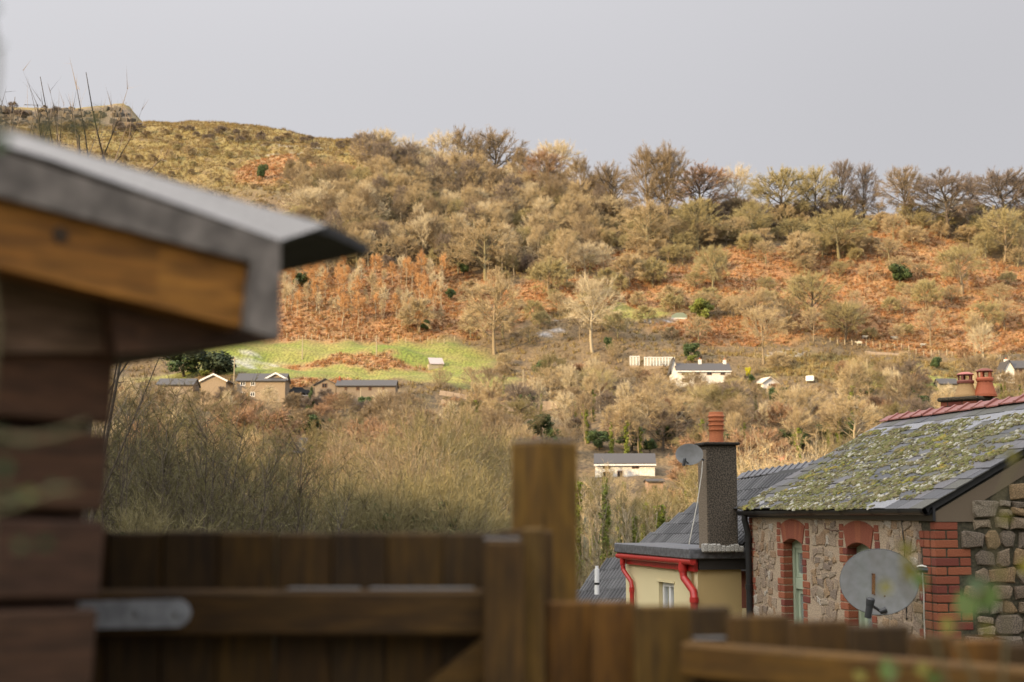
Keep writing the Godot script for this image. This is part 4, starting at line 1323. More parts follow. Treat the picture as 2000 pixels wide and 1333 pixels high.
func build_dishes() -> void:
	var metal := mat("dark bracket metal", lin(0.03, 0.032, 0.035), 0.45)
	var white := mat("white cable", lin(0.6, 0.58, 0.52), 0.6)
	# the large see-through one on the brick corner
	var c := at(1717, 1136, 12.25)
	var t := Transform3D(Basis.looking_at(Vector3(0.20, 0.05, -0.97), Vector3.UP), c)
	var d := base("satellite_dish", t)
	tag(d, "large translucent grey satellite dish in front of the stone wall", "satellite dish")
	var skin := mat("smoky translucent plastic", Color(0.60, 0.61, 0.62, 0.78), 0.35, tex["veil"], 1.6)
	skin.transparency = BaseMaterial3D.TRANSPARENCY_ALPHA
	put(dish_mesh(0.318, 0.272), "reflector", skin, d)
	var m := MB.new()
	var ring := []
	var rad := []
	for i in 41:
		var a := TAU * i / 40.0
		ring.append(Vector3(cos(a) * 0.322, sin(a) * 0.276, 0.066))
		rad.append(0.0055)
	m.tube(ring, rad, 6)
	put(m.mesh(), "rim", metal, d)
	m = MB.new()
	m.tube([Vector3(0.05, -0.255, 0.06), Vector3(0.0, -0.235, 0.16), Vector3(-0.075, -0.17, 0.30)], [0.013, 0.013, 0.013], 8)
	put(m.mesh(), "arm", metal, d)
	m = MB.new()
	m.lathe(Transform3D(Basis(Vector3.FORWARD, 0.18), Vector3(-0.098, -0.205, 0.30)), [[0.0, -0.07], [0.028, -0.07], [0.03, 0.03], [0.034, 0.05], [0.036, 0.085], [0.026, 0.1], [0.0, 0.104]], 14)
	put(m.mesh(), "receiver", metal, d)
	m = MB.new()
	m.lathe(Transform3D(Basis(Vector3.FORWARD, 1.2), Vector3(0.02, -0.225, 0.2)), [[0.0, -0.03], [0.022, -0.03], [0.026, 0.03], [0.0, 0.034]], 12)
	put(m.mesh(), "clamp", metal, d)
	m = MB.new()
	m.box(Transform3D(Basis(Vector3.BACK, -0.04), Vector3(-0.045, -0.02, 0.012)), Vector3(-0.012, -0.09, 0), Vector3(0.014, 0.085, 0.004))
	put(m.mesh(), "rust_stain", mat("rust", lin(0.28, 0.13, 0.05), 0.9, noise_tex("plaster", 0, 0, Color.WHITE, Color.WHITE), 3.0), d)
	for p in [Vector2(-0.038, -0.11), Vector2(0.045, -0.125), Vector2(-0.05, 0.06)]:
		m = MB.new()
		m.lathe(Transform3D(Basis(Vector3.RIGHT, PI / 2), Vector3(p.x, p.y, 0.012)), [[0.008, -0.01], [0.008, 0.008], [0.0, 0.01]], 8)
		put(m.mesh(), "bolt", mat("rusty iron", lin(0.10, 0.055, 0.035), 0.8), d)
	m = MB.new()   # bracket back to the wall
	m.tube([Vector3(0, 0, -0.01), Vector3(0.02, 0.0, -0.06), Vector3(0.36, 0.09, -0.1)], [0.018, 0.018, 0.018], 8)
	m.tube([Vector3(0.33, 0.095, -0.06), Vector3(0.41, 0.09, -0.06)], [0.022, 0.022], 8)
	put(m.mesh(), "bracket", metal, d)
	m = MB.new()
	m.tube([Vector3(0.365, 0.10, -0.06), Vector3(0.372, -0.1, -0.07), Vector3(0.368, -0.3, -0.07), Vector3(0.375, -0.9, -0.08)], [0.006, 0.006, 0.006, 0.006], 6)
	m.tube([Vector3(0.32, 0.12, -0.05), Vector3(0.36, 0.128, -0.05), Vector3(0.40, 0.118, -0.05)], [0.008, 0.01, 0.008], 6)
	put(m.mesh(), "cable", white, d)
	# the small one on the chimney
	c = at(1347, 889, 16.85)
	d = base("satellite_dish", Transform3D(Basis.looking_at(Vector3(0.15, -0.05, -1.0), Vector3.UP), c))
	tag(d, "small grey satellite dish on the left side of the grey chimney", "satellite dish")
	put(dish_mesh(0.160, 0.124), "reflector", mat("grey dish paint", lin(0.25, 0.255, 0.265), 0.45, tex["veil"], 2.0), d)
	m = MB.new()
	m.tube([Vector3(0.01, -0.12, 0.0), Vector3(-0.02, -0.10, 0.06), Vector3(-0.055, -0.075, 0.12)], [0.009, 0.009, 0.009], 6)
	put(m.mesh(), "arm", metal, d)
	m = MB.new()
	m.lathe(Transform3D(Basis(Vector3.FORWARD, 0.2), Vector3(-0.06, -0.10, 0.13)), [[0.0, -0.04], [0.018, -0.04], [0.02, 0.04], [0.012, 0.055], [0.0, 0.057]], 10)
	put(m.mesh(), "receiver", metal, d)
	m = MB.new()
	m.tube([Vector3(0, 0, -0.01), Vector3(0.10, -0.02, -0.06), Vector3(0.17, -0.06, -0.08)], [0.012, 0.012, 0.012], 6)
	put(m.mesh(), "bracket", metal, d)
	m = MB.new()
	var e0 := d.transform.affine_inverse() * at(1371, 925, 16.86)
	var e1 := d.transform.affine_inverse() * at(1362, 985, 16.9)
	var e2 := d.transform.affine_inverse() * at(1346, 1064, 16.9)
	m.tube([Vector3(0.15, -0.07, -0.07), e0, e1, e2], [0.006, 0.006, 0.006, 0.006], 5)
	put(m.mesh(), "cable", white, d)

# rows of ribbed tiles on the sloping plane through e0, e1 (eave) and the hip top r1, right edge straight up from e0
func tile_roof(parent: Node3D, e0: Vector3, e1: Vector3, r1: Vector3, gauge: float, width: float) -> Transform3D:
	var inv := parent.transform.affine_inverse()
	var e := (e1 - e0).normalized()
	var up := r1 - e0
	up = (up - e * up.dot(e))
	var w1 := up.length()
	up = up.normalized()
	var n := up.cross(e).normalized()
	if n.y < 0:
		n = -n
	var t := Transform3D(Basis(-e, up, n), e0)      # x towards the viewer's right, y up the slope
	if t.basis.determinant() < 0:
		t.basis.x = -t.basis.x
	var sx := 1.0 if t.basis.x.dot(e) > 0 else -1.0
	var lu := (e1 - e0).length()
	var ru := (r1 - e0).dot(e)
	var m := MB.new()
	var th := 0.014
	m.cbox(Transform3D(), Vector3(-width / 2 + 0.002, 0, 0), Vector3(width / 2 - 0.002, gauge + 0.07, th), 0.004)
	for k in [-0.25, 0.25]:
		m.tube([Vector3(width * k, 0.003, th - 0.004), Vector3(width * k, gauge + 0.06, th - 0.004)], [width * 0.11, width * 0.11], 8)
	var tile := m.mesh()
	var tt := noise_tex("slate", 0, 0, Color.WHITE, Color.WHITE)
	var tm := [mat("grey concrete tile", lin(0.10, 0.10, 0.105), 0.62, tt, 2.0, 0.2), mat("dark concrete tile", lin(0.065, 0.065, 0.07), 0.6, tt, 2.0, 0.2), mat("pale concrete tile", lin(0.145, 0.145, 0.15), 0.62, tt, 2.0, 0.2)]
	var rows := int(w1 / gauge)
	for r in rows:
		var y := r * gauge
		var u := width / 2
		while u < lerpf(lu, ru, y / w1):
			put(tile, "tile", tm[[0, 0, 1, 1, 2][rng.randi() % 5]], parent, inv * t * Transform3D(Basis.from_euler(Vector3(-0.05, 0, rr(-0.01, 0.01))), Vector3(sx * u, y, 0.02 + rr(0.0, 0.004))))
			u += width
	var deck := MB.new()
	poly_wall(deck, inv * t, [Vector2(0, 0), Vector2(sx * lu, 0), Vector2(sx * ru, w1), Vector2(0, w1)], -0.06, 0.0)
	put(deck.mesh(), "roof_deck", mat("roofing felt", lin(0.04, 0.04, 0.04), 0.9), parent)
	return t

func build_annex() -> void:
	rng.seed = 21
	var plaster := noise_tex("plaster", 0, 0, Color.WHITE, Color.WHITE)
	var cream := mat("cream painted roughcast", lin(0.82, 0.71, 0.42), 0.9, noise_tex("dash", 0.12, 3, Color(0.86, 0.86, 0.86), Color(1.05, 1.05, 1.05)), 3.0, 0.5)
	var ochre := mat("weathered ochre roughcast", lin(0.62, 0.46, 0.21), 0.95, noise_tex("dash", 0, 0, Color.WHITE, Color.WHITE), 3.0, 0.7)  # weathering and shade are both put into this duller front colour
	var lead := mat("grey lead sheet", lin(0.15, 0.155, 0.17), 0.45, plaster, 0.8)
	var red := mat("red gloss paint", lin(0.50, 0.03, 0.025), 0.38, tex["haze"], 3.0)
	var k := at(1363, 1114, 17.1)
	var ang := deg_to_rad(15.0)
	var fr := Transform3D(Basis(Vector3(cos(ang), 0, -sin(ang)), Vector3.UP, Vector3(sin(ang), 0, cos(ang))), Vector3(k.x, -5.2, k.z))
	var o := base("rendered_annex", fr)
	tag(o, "cream and ochre rendered house with a grey lead eave, red gutter and tiled roof", "house")
	var top := k.y + 5.2
	var m := MB.new()
	var L := 2.35
	var I := Transform3D()
	# cream side (x = 0 plane, facing -x) with its window opening
	var w0 := -1.30
	var w1 := -0.78
	var wt := top - 0.20
	m.box(I, Vector3(0, 0, w1), Vector3(0.2, top, -0.2))
	m.box(I, Vector3(0, 0, -L), Vector3(0.2, top, w0))
	m.box(I, Vector3(0, wt, w0), Vector3(0.2, top, w1))
	m.box(I, Vector3(0, 0, w0), Vector3(0.2, wt - 0.9, w1))
	put(m.mesh(), "side_wall", cream, o)
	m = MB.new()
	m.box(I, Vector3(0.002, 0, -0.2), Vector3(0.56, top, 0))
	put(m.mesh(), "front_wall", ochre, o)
	m = MB.new()
	m.box(I, Vector3(0, 0, -L - 0.2), Vector3(1.6, top, -L))
	put(m.mesh(), "rear_wall", cream, o)
	m = MB.new()   # painted corner strip
	m.box(I, Vector3(-0.004, 0, -0.1), Vector3(0.0, top, 0.004))
	put(m.mesh(), "corner_strip", cream, o)
	# white window
	var win := Node3D.new()
	win.name = "window"
	o.add_child(win)
	var wp := mat("white plastic", lin(0.72, 0.72, 0.72), 0.35)
	var f := MB.new()
	f.cbox(I, Vector3(0.05, wt - 0.9, w0), Vector3(0.1, wt, w0 + 0.05), 0.005)
	f.cbox(I, Vector3(0.05, wt - 0.9, w1 - 0.05), Vector3(0.1, wt, w1), 0.005)
	f.cbox(I, Vector3(0.05, wt - 0.06, w0 + 0.05), Vector3(0.1, wt, w1 - 0.05), 0.005)
	f.cbox(I, Vector3(0.045, wt - 0.9, (w0 + w1) / 2 - 0.03), Vector3(0.1, wt - 0.06, (w0 + w1) / 2 + 0.03), 0.005)
	f.cbox(I, Vector3(0.05, wt - 0.9, w0 + 0.05), Vector3(0.1, wt - 0.85, (w0 + w1) / 2 - 0.03), 0.005)
	f.cbox(I, Vector3(0.05, wt - 0.9, (w0 + w1) / 2 + 0.03), Vector3(0.1, wt - 0.85, w1 - 0.05), 0.005)
	put(f.mesh(), "frame", wp, win)
	for q in [[w0 + 0.05, (w0 + w1) / 2 - 0.03], [(w0 + w1) / 2 + 0.03, w1 - 0.05]]:
		f = MB.new()
		f.box(I, Vector3(0.075, wt - 0.85, q[0]), Vector3(0.08, wt - 0.06, q[1]))
		put(f.mesh(), "pane", glass(), win)
		f = MB.new()
		f.box(I, Vector3(0.13, wt - 0.9, q[0]), Vector3(0.135, wt, q[1] - 0.08))
		put(f.mesh(), "curtain", mat("grey blind", lin(0.2, 0.18, 0.16), 0.9), win)
	f = MB.new()
	f.box(I, Vector3(-0.012, wt, w0 - 0.08), Vector3(0.02, wt + 0.03, w1 + 0.04))
	put(f.mesh(), "lintel_drip", cream, win)
	# eave: lead-covered flat edge, red fascia, red gutter
	var ey := top + 0.13
	m = MB.new()
	m.cbox(I, Vector3(-0.15, ey, -L - 0.25), Vector3(0.62, ey + 0.125, 0.12), 0.012)
	put(m.mesh(), "lead_eave", lead, o)
	m = MB.new()
	m.box(I, Vector3(-0.05, top - 0.02, -L - 0.1), Vector3(-0.006, ey - 0.002, 0.02))
	put(m.mesh(), "fascia", red, o)
	m = MB.new()
	m.box(I, Vector3(-0.004, top + 0.002, 0.006), Vector3(0.6, ey - 0.002, 0.06))
	put(m.mesh(), "soffit", mat("dark eave soffit", lin(0.03, 0.026, 0.022), 0.9), o)  # thin dark board between the wall top and the lead eave
	m = MB.new()
	m.tube([Vector3(-0.10, ey - 0.03, 0.10), Vector3(-0.10, ey - 0.045, -L - 0.22)], [0.042, 0.042], 10)
	put(m.mesh(), "gutter", red, o)
	var pipes := [[-0.32, 0.056, 0.08], [-L - 0.14, 0.036, 0.05]]
	for p in pipes:
		m = MB.new()
		var z: float = p[0]
		var path := [Vector3(-0.10, ey - 0.03, z + 0.1), Vector3(-0.10, top - 0.03, z + 0.1), Vector3(-0.10, top - 0.10, z + 0.13), Vector3(-0.08, top - 0.17, z + 0.22), Vector3(-0.055, top - 0.25, z + 0.31), Vector3(-0.055, top - 0.32, z + 0.33), Vector3(-0.055, top - 2.5, z + 0.33)]
		var rd := []
		for q in path:
			rd.append(p[1] * 0.82)
		m.tube(path, rd, 12)
		put(m.mesh(), "downpipe", red, o)
		for q in [[path[0], path[1], 0.0], [path[5], path[5] - Vector3(0, 0.06, 0), 0.0], [Vector3(-0.055, top - 0.62, z + 0.33), Vector3(-0.055, top - 0.67, z + 0.33), 0.0]]:
			m = MB.new()
			m.tube([q[0], q[1]], [p[1], p[1]], 12)
			put(m.mesh(), "pipe_collar", red, o)
	# tiled roof behind the eave, grey ridge
	var e0 := at(1452, 1068, 17.15)
	var e1 := at(1246, 1068, 21.6)
	var r1 := at(1453, 930, 19.9)
	var t := tile_roof(o, e0, e1, r1, 0.2, 0.26)
	var rm := ridge_mesh(0.26, 0.12, 0.7, true)
	var r0 := at(1604, 907, 17.6)
	var inv := fr.affine_inverse()
	var dir := (r1 - r0).normalized()
	for i in 12:
		var p := r0.lerp(r1, (i + 0.0) / 12.0)
		put(rm, "ridge_tile", mat("grey ridge tile", lin(0.12, 0.12, 0.13), 0.5), o, inv * Transform3D(Basis.looking_at(dir, Vector3.UP), p + Vector3(0, 0.03, 0)))
	m = MB.new()   # the fill of the slope up to that ridge
	m.face([inv * (e0 + Vector3(0, -0.02, 0)), inv * r1, inv * r0], inv * Vector3(3, -6, -18))
	m.face([inv * r0, inv * r1, inv * (r1 + Vector3(1.2, -1.2, 0)), inv * (r0 + Vector3(1.2, -1.2, 0))], inv * Vector3(3, -6, -18))
	put(m.mesh(), "slope_fill", mat("mossy old slate", lin(0.09, 0.09, 0.075), 0.8, noise_tex("slate", 0, 0, Color.WHITE, Color.WHITE), 2.0, 0.5), o)
	# chimney
	build_chimney()
	# the lower roof beyond
	var b := base("tiled_cottage", Transform3D(Basis(), Vector3(2.6, -6.0, -25.0)))
	tag(b, "low grey tiled roof beyond the red gutter with a white vent pipe", "house")
	var f0 := at(1330, 1190, 21.5)
	var f1 := at(1095, 1200, 26.0)
	var f2 := at(1196, 1090, 25.6)
	tile_roof(b, f0, f1, f2, 0.22, 0.3)
	m = MB.new()
	var bi := b.transform.affine_inverse()
	m.face([bi * f1, bi * f2, bi * (f2 + Vector3(1.4, -1.3, -1.6)), bi * (f1 + Vector3(0.6, 0, -1.6))], Vector3(0, 0, 0))
	put(m.mesh(), "rear_slope", mat("grey concrete tile", Color.WHITE), b)
	m = MB.new()
	var wall := [bi * f0, bi * f1, bi * (f1 + Vector3(1.6, 0, -1.4)), bi * (f0 + Vector3(2.0, 0, 0))]
	for i in 4:
		var p: Vector3 = wall[i] * Vector3(0.96, 1, 0.96)
		var q: Vector3 = wall[(i + 1) % 4] * Vector3(0.96, 1, 0.96)
		m.face([p, q, Vector3(q.x, 0, q.z), Vector3(p.x, 0, p.z)], Vector3(0, 1, 0))
	put(m.mesh(), "wall", cream, b)
	m = MB.new()
	var v0 := at(1166, 1162, 24.6)
	var v1 := at(1166, 1112, 24.6)
	m.tube([bi * v0, bi * v1], [0.042, 0.042], 10)
	m.tube([bi * v1, bi * (v1 + Vector3(0, 0.05, 0))], [0.03, 0.03], 8)
	put(m.mesh(), "vent_pipe", wp, b)
	m = MB.new()
	var vb := v0.lerp(v1, 0.38)
	m.tube([bi * vb, bi * (vb + Vector3(0, 0.035, 0))], [0.045, 0.045], 10)
	put(m.mesh(), "vent_band", mat("black plastic", Color.WHITE), b)

func build_chimney() -> void:
	var c := at(1384, 1066, 16.95)
	var o := base("chimney_stack", Transform3D(house_frame.basis, Vector3(c.x, c.y - 0.06, c.z)))
	tag(o, "dark roughcast chimney with one orange ringed pot", "chimney")
	var h := at(1384, 870, 16.95).y - c.y + 0.06
	var dash := noise_tex("mottle", 0.06, 5, Color(0.35, 0.35, 0.35), Color(1.35, 1.3, 1.25))
	var m := MB.new()
	var I := Transform3D()
	m.cbox(I, Vector3(0.0, 0, -0.34), Vector3(0.37, h, 0.0), 0.012)
	put(m.mesh(), "stack", mat("dark stack roughcast", lin(0.19, 0.165, 0.135), 1.0, dash, 1.8, 0.7), o)
	m = MB.new()
	m.box(I, Vector3(-0.008, 0.0, -0.34), Vector3(-0.001, h - 0.05, -0.01))
	put(m.mesh(), "pale_left_face", mat("pale stack roughcast", lin(0.40, 0.33, 0.25), 0.95, dash, 2.6, 0.5), o)  # thin paler sheet over the left side of the darker stack
	m = MB.new()
	m.cbox(I, Vector3(-0.045, h, -0.385), Vector3(0.40, h + 0.035, 0.045), 0.012)
	put(m.mesh(), "cap_slab", mat("dark cement", lin(0.06, 0.052, 0.042), 1.0, dash, 1.5, 0.5), o)
	m = MB.new()
	var prof := [[0.0, 0.0], [0.087, 0.0], [0.083, 0.10], [0.086, 0.135], [0.097, 0.15], [0.099, 0.16], [0.086, 0.165], [0.086, 0.20], [0.10, 0.208], [0.10, 0.22], [0.087, 0.225], [0.087, 0.255], [0.101, 0.262], [0.101, 0.275], [0.088, 0.28], [0.088, 0.305], [0.10, 0.312], [0.10, 0.325], [0.09, 0.335], [0.085, 0.37], [0.07, 0.372], [0.068, 0.30], [0.0, 0.29]]
	m.lathe(Transform3D(Basis(), Vector3(0.175, h + 0.035, -0.17)), prof, 24)
	put(m.mesh(), "chimney_pot", mat("orange terracotta", lin(0.48, 0.14, 0.05), 0.75, noise_tex("brick", 0, 0, Color.WHITE, Color.WHITE), 3.0), o)
	m = MB.new()
	for i in 9:
		var x := -0.05 + i * 0.055
		m.cbox(Transform3D(Basis(Vector3.BACK, rr(-0.1, 0.1)), Vector3(x, 0.0, 0.0)), Vector3(-0.03, -0.02, -0.03), Vector3(0.035, 0.05 + rr(0.0, 0.03), 0.045), 0.012)
	put(m.mesh(), "mortar_fillet", mat("white mortar", lin(0.55, 0.53, 0.48), 0.95, noise_tex("plaster", 0, 0, Color.WHITE, Color.WHITE), 3.0, 0.6), o)
	# brick stack with two hooded pots, on the house behind
	rng.seed = 31
	var p := at(1909, 772, 20.0)
	var s := base("chimney_stack", Transform3D(Basis(Vector3.UP, deg_to_rad(-45.0)), Vector3(p.x, p.y - 2.2, p.z)))
	tag(s, "brick chimney with a buff pot and a red pot behind the red ridge", "chimney")
	# local: corner to the viewer at the origin; faces run along -x and along -z ... both away
	m = MB.new()
	var W := 0.56
	m.box(I, Vector3(-W, 0, -W), Vector3(0, 2.13, 0))
	put(m.mesh(), "core", mat("dark mossy mortar", Color.WHITE), s)
	var fx := Transform3D(Basis(), Vector3(0, 0, 0))                                  # face z = 0, x from -W to 0
	var fz := Transform3D(Basis(Vector3(0, 0, -1), Vector3.UP, Vector3(1, 0, 0)), Vector3.ZERO)   # face x = 0
	for i in 8:
		var v := 2.09 - i * 0.076
		for side in 2:
			var u := 0.0
			var cuts: Array = [[0.215, 0.215, 0.1], [0.1, 0.215, 0.215]][(i + side) % 2]
			for w in cuts:
				brick(s, fx if side == 0 else fz, (-u - w / 2 - 0.005) if side == 0 else (u + w / 2 + 0.005), v, w, 0.066, 0.05, 0.006)
				u += w + 0.012
	m = MB.new()
	m.cbox(I, Vector3(-W - 0.04, 2.13, -W - 0.04), Vector3(0.04, 2.19, 0.04), 0.02)
	put(m.mesh(), "cap_slab", mat("mossy cement", lin(0.15, 0.125, 0.08), 1.0, dash, 1.5, 0.6), s)
	var hood := [[at(1887, 757, 20.3), mat("buff terracotta", lin(0.62, 0.40, 0.17), 0.8, noise_tex("brick", 0, 0, Color.WHITE, Color.WHITE), 3.0), mat("dark red clay", lin(0.24, 0.075, 0.05), 0.7), mat("red clay hood", lin(0.48, 0.16, 0.13), 0.6), 1.0],
		[at(1925, 759, 20.2), mat("red terracotta", lin(0.60, 0.16, 0.06), 0.7, noise_tex("brick", 0, 0, Color.WHITE, Color.WHITE), 3.0), mat("orange red clay", lin(0.50, 0.13, 0.06), 0.7), mat("dark red clay", lin(0.24, 0.075, 0.05), 0.7), 1.12]]
	for q in hood:
		var foot: Vector3 = s.transform.affine_inverse() * q[0]
		foot.y = 2.19
		var pot := Node3D.new()
		pot.name = "chimney_pot"
		s.add_child(pot, true)
		pot.transform = Transform3D(Basis().scaled(Vector3(1, q[4], 1)), foot)
		m = MB.new()
		m.lathe(I, [[0.165, 0.0], [0.162, 0.03], [0.14, 0.08], [0.118, 0.14], [0.108, 0.18], [0.106, 0.20]], 10)
		put(m.mesh(), "body", q[1], pot)
		m = MB.new()
		m.lathe(I, [[0.106, 0.195], [0.118, 0.20], [0.122, 0.225], [0.112, 0.245], [0.095, 0.245]], 18)
		put(m.mesh(), "collar", q[2], pot)
		m = MB.new()
		for i in 5:
			var aa := TAU * i / 5.0 + 0.3
			m.box(Transform3D(Basis(Vector3.UP, -aa), Vector3(cos(aa) * 0.092, 0.24, sin(aa) * 0.092)), Vector3(-0.01, 0, -0.016), Vector3(0.01, 0.08, 0.016))
		put(m.mesh(), "legs", q[2], pot)
		m = MB.new()
		m.lathe(I, [[0.0, 0.315], [0.118, 0.318], [0.12, 0.328], [0.095, 0.345], [0.05, 0.36], [0.0, 0.364]], 18)
		put(m.mesh(), "hood", q[3], pot)
	# the house that carries it
	var hs := base("brick_house", Transform3D(house_frame.basis, Vector3(p.x - 0.2, -5.5, p.z - 0.2)))
	tag(hs, "house hidden behind the mossy roof, carrying the two-pot chimney", "house")
	m = MB.new()
	poly_wall(m, I, [Vector2(-2.2, 0), Vector2(2.6, 0), Vector2(2.6, 4.6), Vector2(0.2, 5.6), Vector2(-2.2, 4.6)], -5.0, 0.6)
	put(m.mesh(), "wall", mat("red brick", Color.WHITE), hs)
	m = MB.new()
	for sd in [[-2.45, 0.2], [0.2, 2.85]]:
		poly_wall(m, I, [Vector2(sd[0], 5.62 - absf(sd[0] - 0.2) * 0.4167), Vector2(sd[1], 5.62 - absf(sd[1] - 0.2) * 0.4167), Vector2(sd[1], 5.72 - absf(sd[1] - 0.2) * 0.4167), Vector2(sd[0], 5.72 - absf(sd[0] - 0.2) * 0.4167)], -5.2, 0.8)
	put(m.mesh(), "roof", mat("dark slate", Color.WHITE), hs)


# ---------- garden shed, gate and fence ----------
# where the line of sight meets the plane z = zc of a frame, in the frame's own coordinates
func on(frame: Transform3D, zc: float, x: float, y: float) -> Vector2:
	var inv := frame.affine_inverse()
	var o := inv * Vector3.ZERO
	var dir := inv.basis * at(x, y, 1.0)
	var p := o + dir * ((zc - o.z) / dir.z)
	return Vector2(p.x, p.y)

func wood(id: String, c: Color, rough := 0.85) -> StandardMaterial3D:
	var m := mat(id, c, rough, grain_tex(), 3.0, 0.15)
	m.uv1_scale = Vector3(4.0, 1.2, 4.0)
	weather(m)
	return m

func long_wood(id: String, c: Color) -> StandardMaterial3D:   # grain along x
	if mats.has(id):
		return mats[id]
	if not tex.has("grain_x"):
		var im: Image = (grain_tex() as ImageTexture).get_image().duplicate()
		im.rotate_90(CLOCKWISE)
		tex["grain_x"] = ImageTexture.create_from_image(im)
	var m := mat(id, c, 0.85, tex["grain_x"], 1.0, 0.15)
	m.uv1_scale = Vector3(1.2, 4.0, 4.0)
	weather(m)
	return m

func weather(m: StandardMaterial3D) -> void:   # blotches of damp and algae in the wood
	m.detail_enabled = true
	m.detail_blend_mode = BaseMaterial3D.BLEND_MODE_MUL
	m.detail_albedo = tex["blotch"]
	m.detail_uv_layer = BaseMaterial3D.DETAIL_UV_1

func build_shed() -> void:
	rng.seed = 61
	var yaw := deg_to_rad(42.0)
	var w0 := at(212, 760, 1.9)
	var fr := Transform3D(Basis(Vector3(cos(yaw), 0, -sin(yaw)), Vector3.UP, Vector3(sin(yaw), 0, cos(yaw))) * Basis(Vector3.BACK, -0.028), Vector3(w0.x, 0, w0.z))
	fr.origin += fr.basis * Vector3(0, -1.6, 0) + Vector3(-0.002, 0, 0)
	var o := base("garden_shed", fr)
	tag(o, "brown timber shed with grey felted roof at the left", "shed")
	var I := Transform3D()
	var clad := [long_wood("brown cladding", lin(0.15, 0.075, 0.042)), long_wood("dark cladding", lin(0.12, 0.058, 0.034)), long_wood("red brown cladding", lin(0.165, 0.078, 0.042))]
	var y0 := on(fr, 0.0, 200, 689).y
	var pitch := (on(fr, 0.0, 200, 847).y - on(fr, 0.0, 200, 1187).y) / 2.0
	for i in 16:
		var t := on(fr, 0.0, 200, 847).y + pitch - i * pitch
		if i == 0:
			t = y0
		var m := MB.new()
		var lowest := on(fr, 0.0, 200, 847).y - i * pitch
		m.cbox(Transform3D(Basis(Vector3.RIGHT, 0.05), Vector3(0, lowest, 0)), Vector3(-1.7, 0.012, -0.018), Vector3(rr(-0.004, 0.004), t - lowest - 0.002, 0.004), 0.004)
		put(m.mesh(), "cladding_board", clad[rng.randi() % 3], o)
	var m := MB.new()
	m.box(I, Vector3(-1.68, 0.0, -0.05), Vector3(-0.012, y0 + 0.14, -0.031))
	put(m.mesh(), "wall_lining", clad[1], o)
	m = MB.new()
	m.box(I, Vector3(-0.04, 0.0, -1.9), Vector3(-0.015, y0 + 0.1, -0.052))
	put(m.mesh(), "side_wall", clad[1], o)
	var part := func(pts: Array, za: float, zb: float, called: String, mt: Material, zc: float):
		var q := []
		for p in pts:
			q.append(on(fr, zc, p[0], p[1]))
		var mm := MB.new()
		poly_wall(mm, I, q, za, zb)
		return put(mm.mesh(), called, mt, o)
	part.call([[-500, 380], [0, 500], [228, 585], [229, 689], [-500, 689]], -0.03, 0.03, "top_board", long_wood("pale top board", lin(0.270, 0.169, 0.115)), 0.03)
	part.call([[-500, 250], [490, 510], [477, 641], [-500, 400]], 0.07, 0.115, "fascia", long_wood("orange larch fascia", lin(0.56, 0.25, 0.04)), 0.115)
	var felt := mat("mineral roofing felt", lin(0.27, 0.235, 0.205), 0.85, tex["plaster"], 1.1)
	part.call([[-500, 135], [548, 470], [546, 664], [477, 642], [491, 512], [-500, 252]], 0.116, 0.128, "felt_drape", felt, 0.128)
	# the turned edge of the felt and the roof behind it
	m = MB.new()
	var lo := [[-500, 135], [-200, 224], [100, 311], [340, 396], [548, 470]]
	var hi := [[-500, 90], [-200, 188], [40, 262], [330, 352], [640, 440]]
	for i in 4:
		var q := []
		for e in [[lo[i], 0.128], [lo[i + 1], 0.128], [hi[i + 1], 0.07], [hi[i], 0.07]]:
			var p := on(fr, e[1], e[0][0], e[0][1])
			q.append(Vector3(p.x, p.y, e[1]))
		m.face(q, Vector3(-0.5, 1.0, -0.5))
	put(m.mesh(), "felt_edge", mat("worn pale felt", lin(0.44, 0.42, 0.40), 0.8, noise_tex("felt", 0, 0, Color.WHITE, Color.WHITE), 2.2), o)  # paler than the roof felt: sky light put into its colour
	part.call([[-500, 92], [548, 415], [548, 440], [-500, 118]], -1.95, 0.069, "roof_deck", felt, 0.07)
	part.call([[215, 560], [546, 630], [543, 667], [229, 691]], -1.9, 0.068, "eave_board", clad[0], 0.07)
	var tar := mat("bitumen felt", lin(0.035, 0.034, 0.034), 0.7)
	part.call([[549, 416], [600, 424], [644, 440], [690, 462], [724, 484], [718, 496], [690, 480], [640, 458], [549, 440]], -0.17, 0.07, "felt_overhang", tar, 0.07)
	m = MB.new()
	var k := on(fr, 0.117, 118, 458)
	m.lathe(Transform3D(Basis(Vector3.RIGHT, PI / 2), Vector3(k.x, k.y, 0.114)), [[0.011, 0.0], [0.010, 0.003], [0.0, 0.004]], 12)
	put(m.mesh(), "knot", mat("dark knot", lin(0.05, 0.03, 0.015), 0.9), o)

func px_box(m: MB, x0: float, y0: float, x1: float, y1: float, d: float, th: float, bev := 0.004) -> void:
	var a := at(x0, y1, d)
	var b := at(x1, y0, d)
	m.cbox(Transform3D(), Vector3(a.x, a.y, -d - th), Vector3(b.x, b.y, -d), bev)

